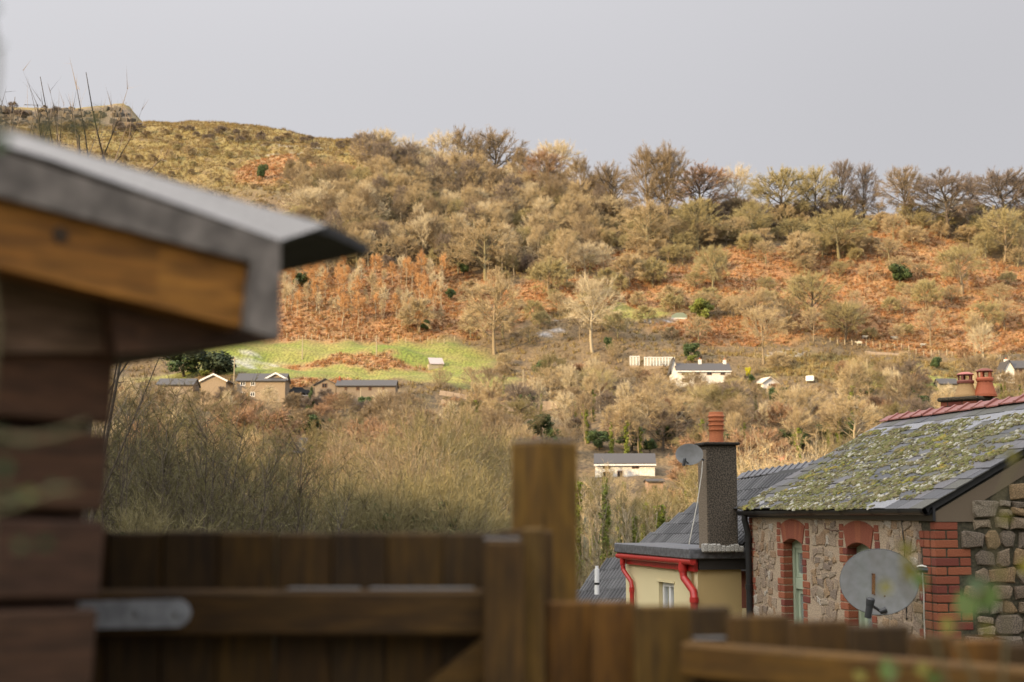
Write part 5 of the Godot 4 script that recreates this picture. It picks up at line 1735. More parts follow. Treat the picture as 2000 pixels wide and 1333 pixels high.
func build_gate() -> void:
	rng.seed = 71
	var frost := mat("frost", lin(0.27, 0.26, 0.25), 0.8, noise_tex("felt", 0, 0, Color.WHITE, Color.WHITE), 4.0)
	var tones := [wood("brown gate board", lin(0.108, 0.055, 0.007)), wood("dark gate board", lin(0.085, 0.045, 0.007)), wood("tan gate board", lin(0.127, 0.066, 0.010)), wood("ochre gate board", lin(0.127, 0.066, 0.006))]
	var g := base("timber_gate", Transform3D(Basis(), at(560, 2900, 2.4) * Vector3(1, 0, 1) + Vector3(0, -1.55, 0)))
	tag(g, "dark boarded timber gate with a metal strap hinge, between shed and post", "gate")
	var inv := g.transform.affine_inverse()
	var D := 2.4
	for i in 9:
		var m := MB.new()
		var x := 100.0 + 108.0 * i + (6 if i > 3 else 0)
		var a := at(x + 2, 1040 + rr(-4, 4), D)
		var b := at(x + 105, 1040, D)
		m.cbox(inv * Transform3D(Basis(Vector3.UP, 0.07), Vector3(a.x, 0, -D)), Vector3(0, -1.5, -0.02), Vector3((b.x - a.x) * 1.07, a.y, 0.0), 0.004)
		put(m.mesh(), "gate_board", tones[[0, 1, 1, 3, 0, 1, 3, 1, 2][i]], g)
	var m := MB.new()
	px_box(m, 120, 1154, 948, 1244, 2.34, 0.045, 0.006)
	put(m.mesh(), "rail", long_wood("brown gate rail", lin(0.127, 0.065, 0.010)), g, inv)
	m = MB.new()
	px_box(m, 120, 1900, 948, 1990, 2.34, 0.045, 0.006)
	put(m.mesh(), "rail", long_wood("brown gate rail", Color.WHITE), g, inv)
	for f in [[560, 700], [720, 925]]:
		m = MB.new()
		px_box(m, f[0], 1150, f[1], 1153, 2.345, 0.03, 0.001)
		put(m.mesh(), "frost", frost, g, inv)
	m = MB.new()
	var q := []
	for p in [[955, 1236], [955, 1318], [250, 1895], [170, 1895]]:
		var w := at(p[0], p[1], 2.34)
		q.append(Vector2(w.x, w.y))
	poly_wall(m, Transform3D(), q, -2.385, -2.34)
	put(m.mesh(), "brace", long_wood("tan gate brace", lin(0.179, 0.094, 0.011)), g, inv)
	m = MB.new()
	q = []
	for p in [[150, 1176], [352, 1172], [366, 1182], [372, 1198], [366, 1214], [352, 1226], [150, 1230]]:
		var w := at(p[0], p[1], 2.33)
		q.append(Vector2(w.x, w.y))
	poly_wall(m, Transform3D(), q, -2.337, -2.33)
	var strap := put(m.mesh(), "strap_hinge", mat("galvanised steel", lin(0.42, 0.44, 0.47), 0.5, noise_tex("haze", 0, 0, Color.WHITE, Color.WHITE), 5.0), g, inv)
	for p in [[190, 1200], [268, 1198], [345, 1199]]:
		m = MB.new()
		var w := at(p[0], p[1], 2.328)
		m.lathe(Transform3D(Basis(Vector3.RIGHT, PI / 2), w), [[0.006, -0.004], [0.006, 0.002], [0.0, 0.004]], 10)
		put(m.mesh(), "bolt", mat("dull zinc", lin(0.26, 0.27, 0.28), 0.5), strap)
	# the latch stile and stop
	m = MB.new()
	px_box(m, 940, 1056, 1024, 2600, 2.28, 0.06, 0.006)
	put(m.mesh(), "stile", wood("brown gate stile", lin(0.131, 0.066, 0.008)), g, inv)
	m = MB.new()
	px_box(m, 944, 1052, 1016, 1055, 2.285, 0.05, 0.001)
	put(m.mesh(), "frost", frost, g, inv)
	# the big post
	var P := at(1065, 862, 2.45)
	var post := base("gate_post", Transform3D(Basis(Vector3.UP, deg_to_rad(42)), Vector3(P.x, -1.7, P.z - 0.06)))
	tag(post, "tall square timber gate post, highest of the fence, frost on top", "post")
	m = MB.new()
	m.cbox(Transform3D(), Vector3(-0.043, -0.3, -0.043), Vector3(0.043, P.y + 1.7, 0.043), 0.005)
	put(m.mesh(), "post", wood("ochre post", lin(0.293, 0.157, 0.014)), post)
	m = MB.new()
	m.cbox(Transform3D(), Vector3(-0.04, P.y + 1.7, -0.04), Vector3(0.03, P.y + 1.703, 0.04), 0.001)
	put(m.mesh(), "frost", frost, post)
	m = MB.new()
	var b0 := post.transform.affine_inverse()
	px_box(m, 1020, 1032, 1064, 2600, 2.34, 0.03, 0.004)
	put(m.mesh(), "stop_batten", wood("pale batten", lin(0.235, 0.134, 0.023)), post, b0)

func build_fence() -> void:
	rng.seed = 81
	var tones := [wood("orange fence board", lin(0.255, 0.115, 0.010)), wood("brown fence board", lin(0.152, 0.076, 0.008)), wood("tan fence board", lin(0.226, 0.126, 0.016)), wood("dark fence board", lin(0.094, 0.050, 0.006))]
	var f := base("board_fence", Transform3D(Basis(), at(1500, 2900, 2.2) * Vector3(1, 0, 1) + Vector3(0, -1.62, 0)))
	tag(f, "brown close-boarded fence stepping down to the right", "fence")
	var inv := f.transform.affine_inverse()
	var dd := func(x): return lerpf(2.42, 2.0, (x - 1070.0) / 930.0)
	var list := [[1068, 1176, 0], [1156, 1176, 0], [1240, 1184, 2], [1352, 1186, 3], [1425, 1203, 1], [1545, 1213, 1], [1662, 1223, 3], [1780, 1243, 1], [1862, 1250, 0], [1962, 1258, 3], [2070, 1270, 1], [2190, 1280, 0], [2300, 1290, 1]]
	for i in list.size() - 1:
		var a: Array = list[i]
		var d: float = dd.call((a[0] + list[i + 1][0]) / 2.0)
		var l := at(a[0] + 1, a[1], d)
		var r := at(list[i + 1][0] + 6, a[1], d)
		var m := MB.new()
		m.cbox(inv * Transform3D(Basis(Vector3.UP, 0.25), Vector3(l.x, 0, -d + 0.012)), Vector3(0, -1.6, -0.02), Vector3((r.x - l.x) * 1.02, l.y, 0.0), 0.004)
		put(m.mesh(), "fence_board", tones[a[2]], f)
	for ys in [[1252, 1302, 68], [1900, 2000, 70]]:
		var m := MB.new()
		var p0 := at(1352, ys[0], dd.call(1352) - 0.035)
		var p1 := at(2300, ys[0] + (ys[1] - ys[0]) * 1.46, dd.call(2300) - 0.035)
		var q0 := at(1352, ys[0] + ys[2], dd.call(1352) - 0.035)
		var h := p0.y - q0.y
		var t := Transform3D(Basis.looking_at((p1 - p0).normalized(), Vector3.UP), p0)
		m.cbox(inv * t, Vector3(0, -h, -(p1 - p0).length()), Vector3(0.04, 0, 0), 0.005)
		put(m.mesh(), "rail", long_wood("ochre fence rail", lin(0.226, 0.113, 0.010)), f)
	var m := MB.new()
	px_box(m, 1356, 1247, 1420, 1250, 2.25, 0.03, 0.001)
	put(m.mesh(), "frost", mat("frost", Color.WHITE), f, inv)

func leaf_mesh() -> ArrayMesh:   # an ovate leaf along y, folded a little on its midrib
	var m := MB.new()
	var edge := [[0.0, 0.0], [0.26, 0.18], [0.38, 0.42], [0.30, 0.68], [0.12, 0.9], [0.0, 1.0]]
	for s in [-1.0, 1.0]:
		for i in 5:
			var a := Vector3(s * edge[i][0], edge[i][1], 0.12 * edge[i][0])
			var b := Vector3(s * edge[i + 1][0], edge[i + 1][1], 0.12 * edge[i + 1][0])
			m.quad(Vector3(0, edge[i][1], 0), a, b, Vector3(0, edge[i + 1][1], 0.0))
	return m.mesh()

func build_brambles() -> void:
	rng.seed = 91
	var leaf := leaf_mesh()
	var greens := {"green": thin("bramble leaf", lin(0.09, 0.14, 0.03), 0.3), "grey": thin("grey-green leaf", lin(0.12, 0.17, 0.085), 0.25), "yellow": thin("yellowing leaf", lin(0.24, 0.20, 0.02), 0.3), "olive": thin("olive leaf", lin(0.19, 0.17, 0.03), 0.3), "deep": thin("dark leaf", lin(0.03, 0.055, 0.015), 0.2)}
	var stem := mat("bramble stem", lin(0.12, 0.10, 0.045), 0.8)
	var groups := [
		["bramble", "leafy bramble with green and yellow leaves in front of the fence at right", 1.55,
			[[[1985, 1500], [1960, 1333], [1968, 1200], [1940, 1080], [1950, 980], [1985, 900]], [[1880, 1500], [1850, 1333], [1830, 1260], [1800, 1200], [1760, 1130]], [[1900, 1500], [1905, 1330], [1870, 1250], [1880, 1190], [1925, 1150]], [[1700, 1500], [1720, 1380], [1752, 1320], [1740, 1290]]],
			[[1918, 1190, 62, -0.5, "green"], [1935, 1160, 58, 1.0, "grey"], [1900, 1210, 66, 0.4, "green"], [1948, 1175, 46, 2.0, "grey"], [1992, 1118, 44, -0.9, "yellow"], [1806, 1150, 46, 0.5, "green"], [1762, 1128, 44, -0.9, "olive"], [1742, 1142, 40, 1.9, "olive"], [1772, 1110, 28, 0.1, "yellow"], [1788, 1078, 40, 1.2, "olive"], [1744, 1335, 58, 0.2, "green"], [1852, 1240, 40, 0.0, "olive"], [1842, 1330, 40, 1.3, "green"], [1960, 1130, 30, 0.6, "olive"], [1955, 1020, 30, -0.8, "olive"], [1990, 900, 36, 0.8, "olive"], [1790, 1315, 34, -1.0, "olive"], [1690, 1330, 30, 0.8, "olive"], [1940, 1240, 34, 0.9, "olive"]]],
		["ivy", "dark blurred ivy sprigs hanging over the shed at the left edge", 0.95,
			[[[-60, -200], [-30, 0], [-8, 120], [-20, 250], [-40, 420], [-10, 640], [-30, 840], [-20, 1000], [-40, 1400]], [[-20, 250], [60, 250], [130, 235], [200, 240]], [[-30, 840], [40, 862], [110, 850], [170, 830]], [[-20, 1000], [40, 985], [100, 960], [150, 955]]],
			[[-10, 26, 30, 0.4, "deep"], [-10, 100, 28, -0.3, "deep"], [0, 262, 60, 0.6, "deep"], [-14, 300, 60, -0.4, "deep"], [110, 262, 62, 1.2, "deep"], [165, 250, 60, 1.5, "deep"], [210, 232, 46, 1.7, "green"], [8, 870, 40, 0.3, "deep"], [-2, 930, 44, -0.5, "deep"], [60, 868, 36, 1.0, "deep"], [125, 855, 32, 1.3, "deep"], [20, 985, 40, 0.2, "deep"], [70, 972, 34, 1.2, "green"], [110, 965, 34, 0.6, "deep"], [50, 1075, 36, 0.9, "deep"], [100, 1066, 34, 1.2, "deep"]]]]
	for g in groups:
		var o := base(g[0], Transform3D(Basis(), at(g[3][0][0][0], 990, g[2]) * Vector3(1, 0, 1) + Vector3(0, -1.6, 0)))
		tag(o, g[1], "plant")
		var inv := o.transform.affine_inverse()
		for s in g[3]:
			var path := []
			var rd := []
			for p in s:
				path.append(inv * at(p[0], p[1], g[2]))
				rd.append(0.0022)
			if s == g[3][0] or g[0] == "bramble":
				path.push_front(Vector3(path[0].x, -0.05, path[0].z))
				rd.push_front(0.0035)
			var m := MB.new()
			m.tube(path, rd, 5)
			put(m.mesh(), "stem", stem, o)
		for l in g[4]:
			var size: float = 0.88 * l[2] * g[2] / FOCAL
			put(leaf, "leaf", greens[l[4]], o, inv * Transform3D(Basis.from_euler(Vector3(rr(-0.5, 0.3), rr(-0.5, 0.5), l[3])).scaled(Vector3.ONE * size), at(l[0], l[1], g[2] + rr(-0.02, 0.04))))


# ---------- farms and cottages across the valley ----------
# called, label, x0, x1, base, eave, ridge (photograph), depth m, turn, wall, roof, gable front?, windows [x0, y0, x1, y1], chimneys [x, y top, width px]
func far_house(called: String, label: String, x0: float, x1: float, yb: float, ye: float, yr: float, depth: float, turn: float, wall: Material, roof: Material, gable: bool, windows: Array, chimneys: Array, trim: Material = null) -> Node3D:
	var xc := (x0 + x1) / 2
	var foot := hit(xc, yb)
	var d := -foot.z
	var e: float = at(xc, ye, d).y - foot.y
	var r: float = at(xc, yr, d).y - foot.y
	var hw: float = (x1 - x0) / 2 * d / FOCAL
	var o := base(called, Transform3D(Basis(Vector3.UP, turn), foot))
	var I := Transform3D()
	var m := MB.new()
	var roofs := []
	var c := 0.35
	if gable:
		poly_wall(m, I, [Vector2(-hw, -3), Vector2(hw, -3), Vector2(hw, e), Vector2(0, r), Vector2(-hw, e)], -depth, 0)
		for s in [-1.0, 1.0]:
			var q := MB.new()
			var slope: float = (r - e) / hw
			poly_wall(q, I, [Vector2(0, r + 0.02), Vector2(s * (hw + c), e - slope * c + 0.02), Vector2(s * (hw + c), e - slope * c + 0.2), Vector2(0, r + 0.2)], -depth - 0.2, 0.3)
			roofs.append(q)
		if trim:
			for s in [-1.0, 1.0]:
				var q := MB.new()
				var slope: float = (r - e) / hw
				poly_wall(q, I, [Vector2(0, r - 0.12), Vector2(s * (hw + c), e - slope * c - 0.12), Vector2(s * (hw + c), e - slope * c + 0.24), Vector2(0, r + 0.24)], 0.31, 0.36)
				put(q.mesh(), "bargeboard", trim, o)
	else:
		var side := Transform3D(Basis(Vector3.UP, PI / 2), Vector3.ZERO)   # x of the outline runs along -z
		poly_wall(m, side, [Vector2(0, -3), Vector2(depth, -3), Vector2(depth, e), Vector2(depth / 2, r), Vector2(0, e)], -hw, hw)
		for s in [0, 1]:
			var q := MB.new()
			var slope: float = (r - e) / (depth / 2)
			var out := -c if s == 0 else depth + c
			poly_wall(q, side, [Vector2(depth / 2, r + 0.02), Vector2(out, e - slope * c + 0.02), Vector2(out, e - slope * c + 0.2), Vector2(depth / 2, r + 0.2)], -hw - 0.2, hw + 0.2)
			roofs.append(q)
		if trim:
			var q := MB.new()
			q.box(I, Vector3(-hw - 0.2, e - 0.35, 0.36), Vector3(hw + 0.2, e - 0.1, 0.42))
			put(q.mesh(), "gutter", trim, o)
	put(m.mesh(), "wall", wall, o)
	for q in roofs:
		put(q.mesh(), "roof", roof, o)
	var lx := func(px): return (px - xc) * d / FOCAL
	var ly := func(py): return at(xc, py, d).y - foot.y
	for w in windows:
		var fr := MB.new()
		var a := Vector2(lx.call(w[0]), ly.call(w[3]))
		var b := Vector2(lx.call(w[2]), ly.call(w[1]))
		var win := Node3D.new()
		win.name = "window"
		o.add_child(win, true)
		for k in [[a.x, a.y, a.x + 0.12, b.y], [b.x - 0.12, a.y, b.x, b.y], [a.x + 0.12, a.y, b.x - 0.12, a.y + 0.12], [a.x + 0.12, b.y - 0.12, b.x - 0.12, b.y], [(a.x + b.x) / 2 - 0.05, a.y + 0.12, (a.x + b.x) / 2 + 0.05, b.y - 0.12]]:
			fr.box(I, Vector3(k[0], k[1], 0.0), Vector3(k[2], k[3], 0.07))
		put(fr.mesh(), "frame", mat("white plastic", Color.WHITE) if w.size() < 5 else mat("brown window paint", lin(0.12, 0.06, 0.03), 0.6), win)
		var g := MB.new()
		g.box(I, Vector3(a.x + 0.12, a.y + 0.12, -0.01), Vector3(b.x - 0.12, b.y - 0.12, 0.03))
		put(g.mesh(), "pane", mat("dark window glass", lin(0.02, 0.022, 0.025), 0.08), win)
	for k in chimneys:
		var q := MB.new()
		var x: float = lx.call(k[0])
		var hw2: float = k[2] * d / FOCAL / 2
		var zc := -depth / 2 if not gable else -1.0
		var top: float = ly.call(k[1])
		q.cbox(I, Vector3(x - hw2, e, zc - 0.4), Vector3(x + hw2, top, zc + 0.4), 0.03)
		var stack := put(q.mesh(), "chimney", k[3] if k.size() > 3 else wall, o)
		q = MB.new()
		q.lathe(Transform3D(Basis(), Vector3(x, top, zc)), [[0.14, 0.0], [0.12, 0.35], [0.0, 0.36]], 8)
		put(q.mesh(), "chimney_pot", mat("orange terracotta", Color.WHITE), stack)
	tag(o, label, "house")
	return o

# a wing belongs to its house: its walls, roofs and windows become parts of it
func absorb(main: Node3D, wing: Node3D) -> void:
	var t := main.transform.affine_inverse() * wing.transform
	for c in wing.get_children():
		wing.remove_child(c)
		c.transform = t * c.transform
		main.add_child(c, true)
	remove_child(wing)
	wing.free()

func build_farms() -> void:
	rng.seed = 101
	var grit := noise_tex("plaster", 0, 0, Color.WHITE, Color.WHITE)
	var stone := mat("tan stone wall", lin(0.46, 0.36, 0.25), 0.95, grit, 0.7)
	var grey_stone := mat("grey stone wall", lin(0.36, 0.29, 0.22), 0.95, grit, 0.7)
	var white := mat("white render", lin(0.80, 0.79, 0.76), 0.9, noise_tex("haze", 0, 0, Color.WHITE, Color.WHITE), 0.4)
	var slate := mat("far slate roof", lin(0.085, 0.08, 0.08), 0.6, noise_tex("slate", 0, 0, Color.WHITE, Color.WHITE), 0.5)
	var trim := mat("white plastic", Color.WHITE)
	var farm := far_house("stone_farmhouse", "tan stone house with a white-edged gable bay and dark roof", 461, 556, 782, 744, 729, 6.0, 0.0, stone, slate, false, [[468, 745, 478, 754], [488, 745, 497, 754], [468, 766, 477, 775], [488, 766, 497, 775]], [])
	absorb(farm, far_house("gable_bay", "projecting gable with white bargeboards at the right of the tan house", 517, 558, 783, 741, 730, 4.0, 0.0, stone, slate, true, [[529, 743, 543, 752], [529, 766, 543, 776]], [], trim))
	far_house("stone_gable_house", "small tan stone house with white bargeboards left of the pole", 391, 440, 785, 744, 732, 8.0, 0.0, stone, slate, true, [], [], trim)
	far_house("low_stone_house", "low dark-roofed stone house half hidden in the scrub at left", 305, 376, 785, 752, 739, 6.0, 0.0, grey_stone, slate, false, [], [])
	var barn := far_house("gabled_cottage", "grey stone cottage with a gable window and a long low slate-roofed wing", 614, 655, 782, 752, 741, 7.0, 0.0, grey_stone, slate, true, [[628, 749, 638, 758, 1], [624, 769, 636, 778]], [])
	absorb(barn, far_house("long_barn", "", 656, 772, 784, 754, 742, 6.0, 0.0, grey_stone, slate, false, [[672, 756, 677, 763, 1], [695, 756, 701, 763, 1], [719, 756, 725, 763, 1], [746, 756, 750, 763, 1]], [[659, 736, 5, mat("red brick", Color.WHITE)]]))
	var cottage := far_house("white_cottage", "long white cottage with two white chimneys above the lower wood", 1322, 1428, 752, 724, 709, 6.5, 0.0, white, slate, false, [[1332, 725, 1345, 733, 1], [1357, 725, 1368, 733, 1], [1381, 725, 1391, 733, 1], [1408, 725, 1417, 733, 1], [1332, 739, 1345, 747, 1], [1357, 739, 1369, 748, 1]], [[1372, 700, 6], [1421, 701, 6]], trim)
	absorb(cottage, far_house("white_gable", "", 1312, 1322, 752, 718, 699, 5.0, 0.0, white, slate, true, [], []))
	far_house("white_house", "white house on two levels among thin ivied trees", 1163, 1279, 932, 906, 887, 7.0, -0.06, white, slate, false, [[1178, 906, 1192, 916, 1], [1234, 906, 1248, 916, 1], [1178, 922, 1192, 932, 1], [1206, 920, 1216, 936, 1]], [], trim)
	far_house("pink_outbuilding", "small pinkish stone outbuilding below the white two-level house", 1266, 1296, 968, 942, 938, 5.0, 0.0, mat("pink stone", lin(0.52, 0.36, 0.27), 0.95, grit, 0.7), slate, false, [[1273, 949, 1283, 958, 1]], [])
	far_house("roadside_barn", "pinkish low wall of a barn half hidden behind the near scrub", 512, 592, 912, 884, 856, 6.0, 0.0, mat("pink stone", Color.WHITE), slate, false, [], [])
	far_house("small_white_shed", "small white shed with a pitched roof right of the yellow bush", 1490, 1520, 758, 748, 738, 4.0, 0.3, white, mat("pale shed roof", lin(0.5, 0.45, 0.38), 0.8), true, [[1500, 749, 1510, 756]], [])
	var corner := far_house("white_corner_house", "white-gabled house with slate roof at the right edge", 1983, 2040, 745, 719, 704, 5.5, 0.0, grey_stone, slate, false, [[1992, 721, 1998, 728, 1], [1992, 735, 1998, 740, 1]], [[1976, 700, 7, white]])
	absorb(corner, far_house("white_end_gable", "", 1964, 1983, 748, 722, 705, 5.6, 0.0, white, slate, true, [], []))
	far_house("field_outhouse", "small stone outhouse with dark roof left of the hooded chimney pots", 1836, 1872, 758, 750, 740, 4.0, 0.0, mat("pale stone", lin(0.52, 0.46, 0.33), 0.95, grit, 0.7), slate, false, [[1854, 751, 1860, 757]], [])
	far_house("red_roofed_hut", "small hut with an orange-red roof behind the grey ridge tiles", 1524, 1550, 912, 903, 893, 3.0, 0.0, grey_stone, mat("red roof paint", lin(0.55, 0.09, 0.04), 0.6), false, [], [])
	# field shed: corrugated lean-to on a stone base
	var f := hit(853, 718)
	var o := base("field_shed", Transform3D(Basis(Vector3.UP, 0.25), f))
	tag(o, "small stone field shed with a pale sheet roof in the green field", "shed")
	var m := MB.new()
	m.cbox(Transform3D(), Vector3(-1.9, -0.8, -2.2), Vector3(1.5, 0.95, 0.0), 0.05)
	put(m.mesh(), "wall", mat("pale stone", Color.WHITE), o)
	m = MB.new()
	poly_wall(m, Transform3D(Basis(Vector3.UP, PI / 2), Vector3.ZERO), [Vector2(-0.2, 0.97), Vector2(2.4, 2.6), Vector2(2.4, 2.7), Vector2(-0.2, 1.07)], -1.6, 1.7)
	put(m.mesh(), "sheet_roof", mat("pale metal sheet", lin(0.45, 0.40, 0.40), 0.6, noise_tex("haze", 0, 0, Color.WHITE, Color.WHITE), 0.8), o)
	m = MB.new()
	m.box(Transform3D(), Vector3(-1.5, 0.951, -2.2), Vector3(1.6, 2.45, -2.0))
	put(m.mesh(), "rear_wall", mat("grey stone wall", Color.WHITE), o)
	# greenhouses
	for g in [[1259, 1318, 716, 699, "white-framed greenhouse left of the white gable"], [1231, 1249, 716, 697, "small pale-framed glasshouse at the far left of the greenhouse"]]:
		var p := hit((g[0] + g[1]) / 2.0, g[2])
		var d := -p.z
		var hw: float = (g[1] - g[0]) / 2.0 * d / FOCAL
		var h: float = at(1290, g[3], d).y - p.y
		o = base("greenhouse", Transform3D(Basis(), p))
		tag(o, g[4], "greenhouse", "greenhouses by the white cottage")
		m = MB.new()
		m.box(Transform3D(), Vector3(-hw, -0.5, -1.5), Vector3(hw, 0.5, 0))
		put(m.mesh(), "plinth", mat("tan stone wall", Color.WHITE), o)
		var bars := int(hw * 2 / 0.62)
		for i in bars + 1:
			var x := lerpf(-hw, hw, float(i) / bars)
			m = MB.new()
			m.box(Transform3D(), Vector3(x - 0.06, 0.5, -0.1), Vector3(x + 0.06, h, 0.02))
			put(m.mesh(), "glazing_bar", trim, o)
			if i < bars:
				m = MB.new()
				var x2 := lerpf(-hw, hw, (i + 1.0) / bars)
				m.box(Transform3D(), Vector3(x + 0.06, 0.5, -0.05), Vector3(x2 - 0.06, h, -0.04))
				put(m.mesh(), "pane", glass(), o)
		m = MB.new()
		m.box(Transform3D(), Vector3(-hw - 0.08, h, -0.12), Vector3(hw + 0.08, h + 0.14, 0.04))
		put(m.mesh(), "top_rail", trim, o)
		m = MB.new()
		m.box(Transform3D(), Vector3(-hw, 0.5, -1.6), Vector3(hw, h, -1.5))
		put(m.mesh(), "back_wall", mat("pale stone", Color.WHITE), o)
	# telegraph poles
	for p in [[456, 770, 698, "pole left of the tan stone house"], [704, 800, 760, "pole in front of the long barn"], [1022, 770, 722, "pole right of the green field"], [735, 695, 655, "pole in the green field under the larches"], [590, 700, 655, "pole at the left of the green field"], [1695, 745, 700, "white pole in the pale bush on the right field"], [1165, 800, 770, "pole by the terrace wall"]]:
		var a := hit(p[0], p[1])
		var h: float = at(p[0], p[2], -a.z).y - a.y
		o = base("telegraph_pole", Transform3D(Basis(), a))
		tag(o, "thin pale " + p[3], "pole", "telegraph poles on the hillside")
		m = MB.new()
		m.tube([Vector3(0, -0.8, 0), Vector3(0, h, 0)], [0.14, 0.09], 8)
		put(m.mesh(), "shaft", bark("pale"), o)
		m = MB.new()
		m.box(Transform3D(), Vector3(-0.7, h - 0.5, -0.05), Vector3(0.7, h - 0.4, 0.05))
		put(m.mesh(), "crossarm", bark("brown"), o)
	# field fence of many stakes with two wires
	var line := [[1622, 668], [1665, 672], [1720, 680], [1790, 690], [1850, 694], [1920, 700], [1990, 704]]
	var pts := []
	for l in line:
		pts.append(hit(l[0], l[1]))
	o = base("stake_fence", Transform3D(Basis(), pts[0]))
	tag(o, "long stake and wire fence along the foot of the right bracken slope", "fence")
	var last := Vector3.ZERO
	var stake := MB.new()
	stake.cbox(Transform3D(), Vector3(-0.09, -0.4, -0.09), Vector3(0.09, 1.35, 0.09), 0.02)
	var sm := stake.mesh()
	for i in pts.size() - 1:
		var n := int(pts[i].distance_to(pts[i + 1]) / 1.7)
		for k in n:
			var q: Vector3 = pts[i].lerp(pts[i + 1], float(k) / n)
			q.y = ground(q.x, q.z)
			var s := put(sm, "stake", bark("pale"), o, Transform3D(Basis.from_euler(Vector3(rr(-0.08, 0.08), rr(0, 3), rr(-0.08, 0.08))).scaled(Vector3(1, rr(0.8, 1.25), 1)), q - pts[0]))
			if i + k > 0:
				for y in [0.5, 1.0]:
					m = MB.new()
					m.tube([last + Vector3(0, y, 0), s.position + Vector3(0, y, 0)], [0.012, 0.012], 4)
					put(m.mesh(), "wire", mat("fence wire", lin(0.2, 0.2, 0.2), 0.5), o)
			last = s.position
	# the tree guards: short stakes across the green field
	rng.seed = 107
	for i in 26:
		var x := 560.0 + i * 13.0 + rr(-5, 5)
		var a := hit(x, 661 + rr(-3, 5) + (x - 560) * 0.02)
		m = MB.new()
		m.cbox(Transform3D(), Vector3(-0.07, -0.3, -0.07), Vector3(0.07, rr(1.1, 1.6), 0.07), 0.02)
		tag(put(m.mesh(), "fence_stake", bark("pale"), null, Transform3D(Basis(), a)), "short pale stake in the fence along the top of the green field", "stake", "stakes above the green field")
	# retaining walls of the terraced gardens
	for w in [[858, 912, 770, 778, 8, "pale upper retaining wall of the terrace below the field"], [862, 1160, 786, 792, 7, "long pale lower retaining wall of the terrace below the field"], [1690, 1760, 690, 693, 5, "tumbled dry-stone wall under the stake fence"]]:
		var a := hit(w[0], w[2])
		var b := hit(w[1], w[3])
		b.z = lerpf(a.z, b.z, 0.6)
		o = base("stone_wall", Transform3D(Basis.looking_at((b - a).normalized(), Vector3.UP), a))
		tag(o, w[5], "wall")
		var len_ := a.distance_to(b)
		var hgt: float = w[4] * -a.z / FOCAL
		var n := int(len_ / 1.3)
		for k in n:
			m = MB.new()
			m.cbox(Transform3D(), Vector3(-0.25, -1.5, -(k + 1) * len_ / n + 0.04), Vector3(0.25, hgt * rr(0.85, 1.1), -k * len_ / n), 0.05)
			put(m.mesh(), "block", mat("terrace stone", lin(0.50, 0.40, 0.31), 0.95, grit, 0.6), o)
	# a green tarpaulin hut, a pale trailer, a red roof and a parked car
	var tp := hit(1327, 622)
	o = base("tarpaulin_hut", Transform3D(Basis(), tp))
	tag(o, "low hut under a grey-green tarpaulin on the bracken", "hut")
	m = MB.new()
	poly_wall(m, Transform3D(), [Vector2(-2.0, -0.4), Vector2(2.1, -0.4), Vector2(1.9, 0.9), Vector2(0.9, 1.5), Vector2(-0.8, 1.4), Vector2(-1.8, 0.8)], -2.5, 0.0)
	put(m.mesh(), "cover", mat("green tarpaulin", lin(0.22, 0.28, 0.22), 0.6, noise_tex("haze", 0, 0, Color.WHITE, Color.WHITE), 1.0), o)
	m = MB.new()
	m.box(Transform3D(), Vector3(-1.9, -0.2, 0.01), Vector3(2.0, 0.15, 0.06))
	put(m.mesh(), "skirt", mat("white render", Color.WHITE), o)
	var tr := hit(1583, 748)
	o = base("livestock_trailer", Transform3D(Basis(Vector3.UP, -0.25), tr))
	tag(o, "small pale box trailer parked at the edge of the green strip", "trailer")
	m = MB.new()
	m.cbox(Transform3D(), Vector3(-0.9, 0.35, -2.4), Vector3(0.8, 1.5, 0), 0.1)
	put(m.mesh(), "body", mat("white plastic", Color.WHITE), o)
	for x in [-0.85, 0.75]:
		m = MB.new()
		m.lathe(Transform3D(Basis(Vector3.BACK, PI / 2), Vector3(x, 0.3, -1.2)), [[0.0, -0.1], [0.3, -0.1], [0.3, 0.1], [0.0, 0.1]], 14)
		put(m.mesh(), "wheel", mat("black plastic", Color.WHITE), o)
	build_car()
	build_sheep()
	# crag on the upper left skyline
	rng.seed = 113
	o = base("rock_outcrop", Transform3D(Basis(), hit(205, 250)))
	tag(o, "grey layered rock outcrop under the left skyline", "rock")
	var org := o.position
	for i in 120:
		var x := rr(-10, 258)
		var p := hit(x, lerpf(212, 250, rng.randf()), 500.0)
		m = MB.new()
		m.cbox(Transform3D(Basis.from_euler(Vector3(rr(-0.3, 0.3), rr(0, 3), rr(-0.2, 0.2))), p - org), Vector3(-rr(0.8, 2.6), -1.5, -1.6), Vector3(rr(0.8, 2.6), rr(0.4, 1.8), 1.6), 0.25)
		put(m.mesh(), "rock", mat("grey crag rock" if i % 3 else "brown crag rock", lin(0.20, 0.175, 0.14) if i % 3 else lin(0.26, 0.2, 0.13), 0.95, noise_tex("stone", 0, 0, Color.WHITE, Color.WHITE), 0.4), o)

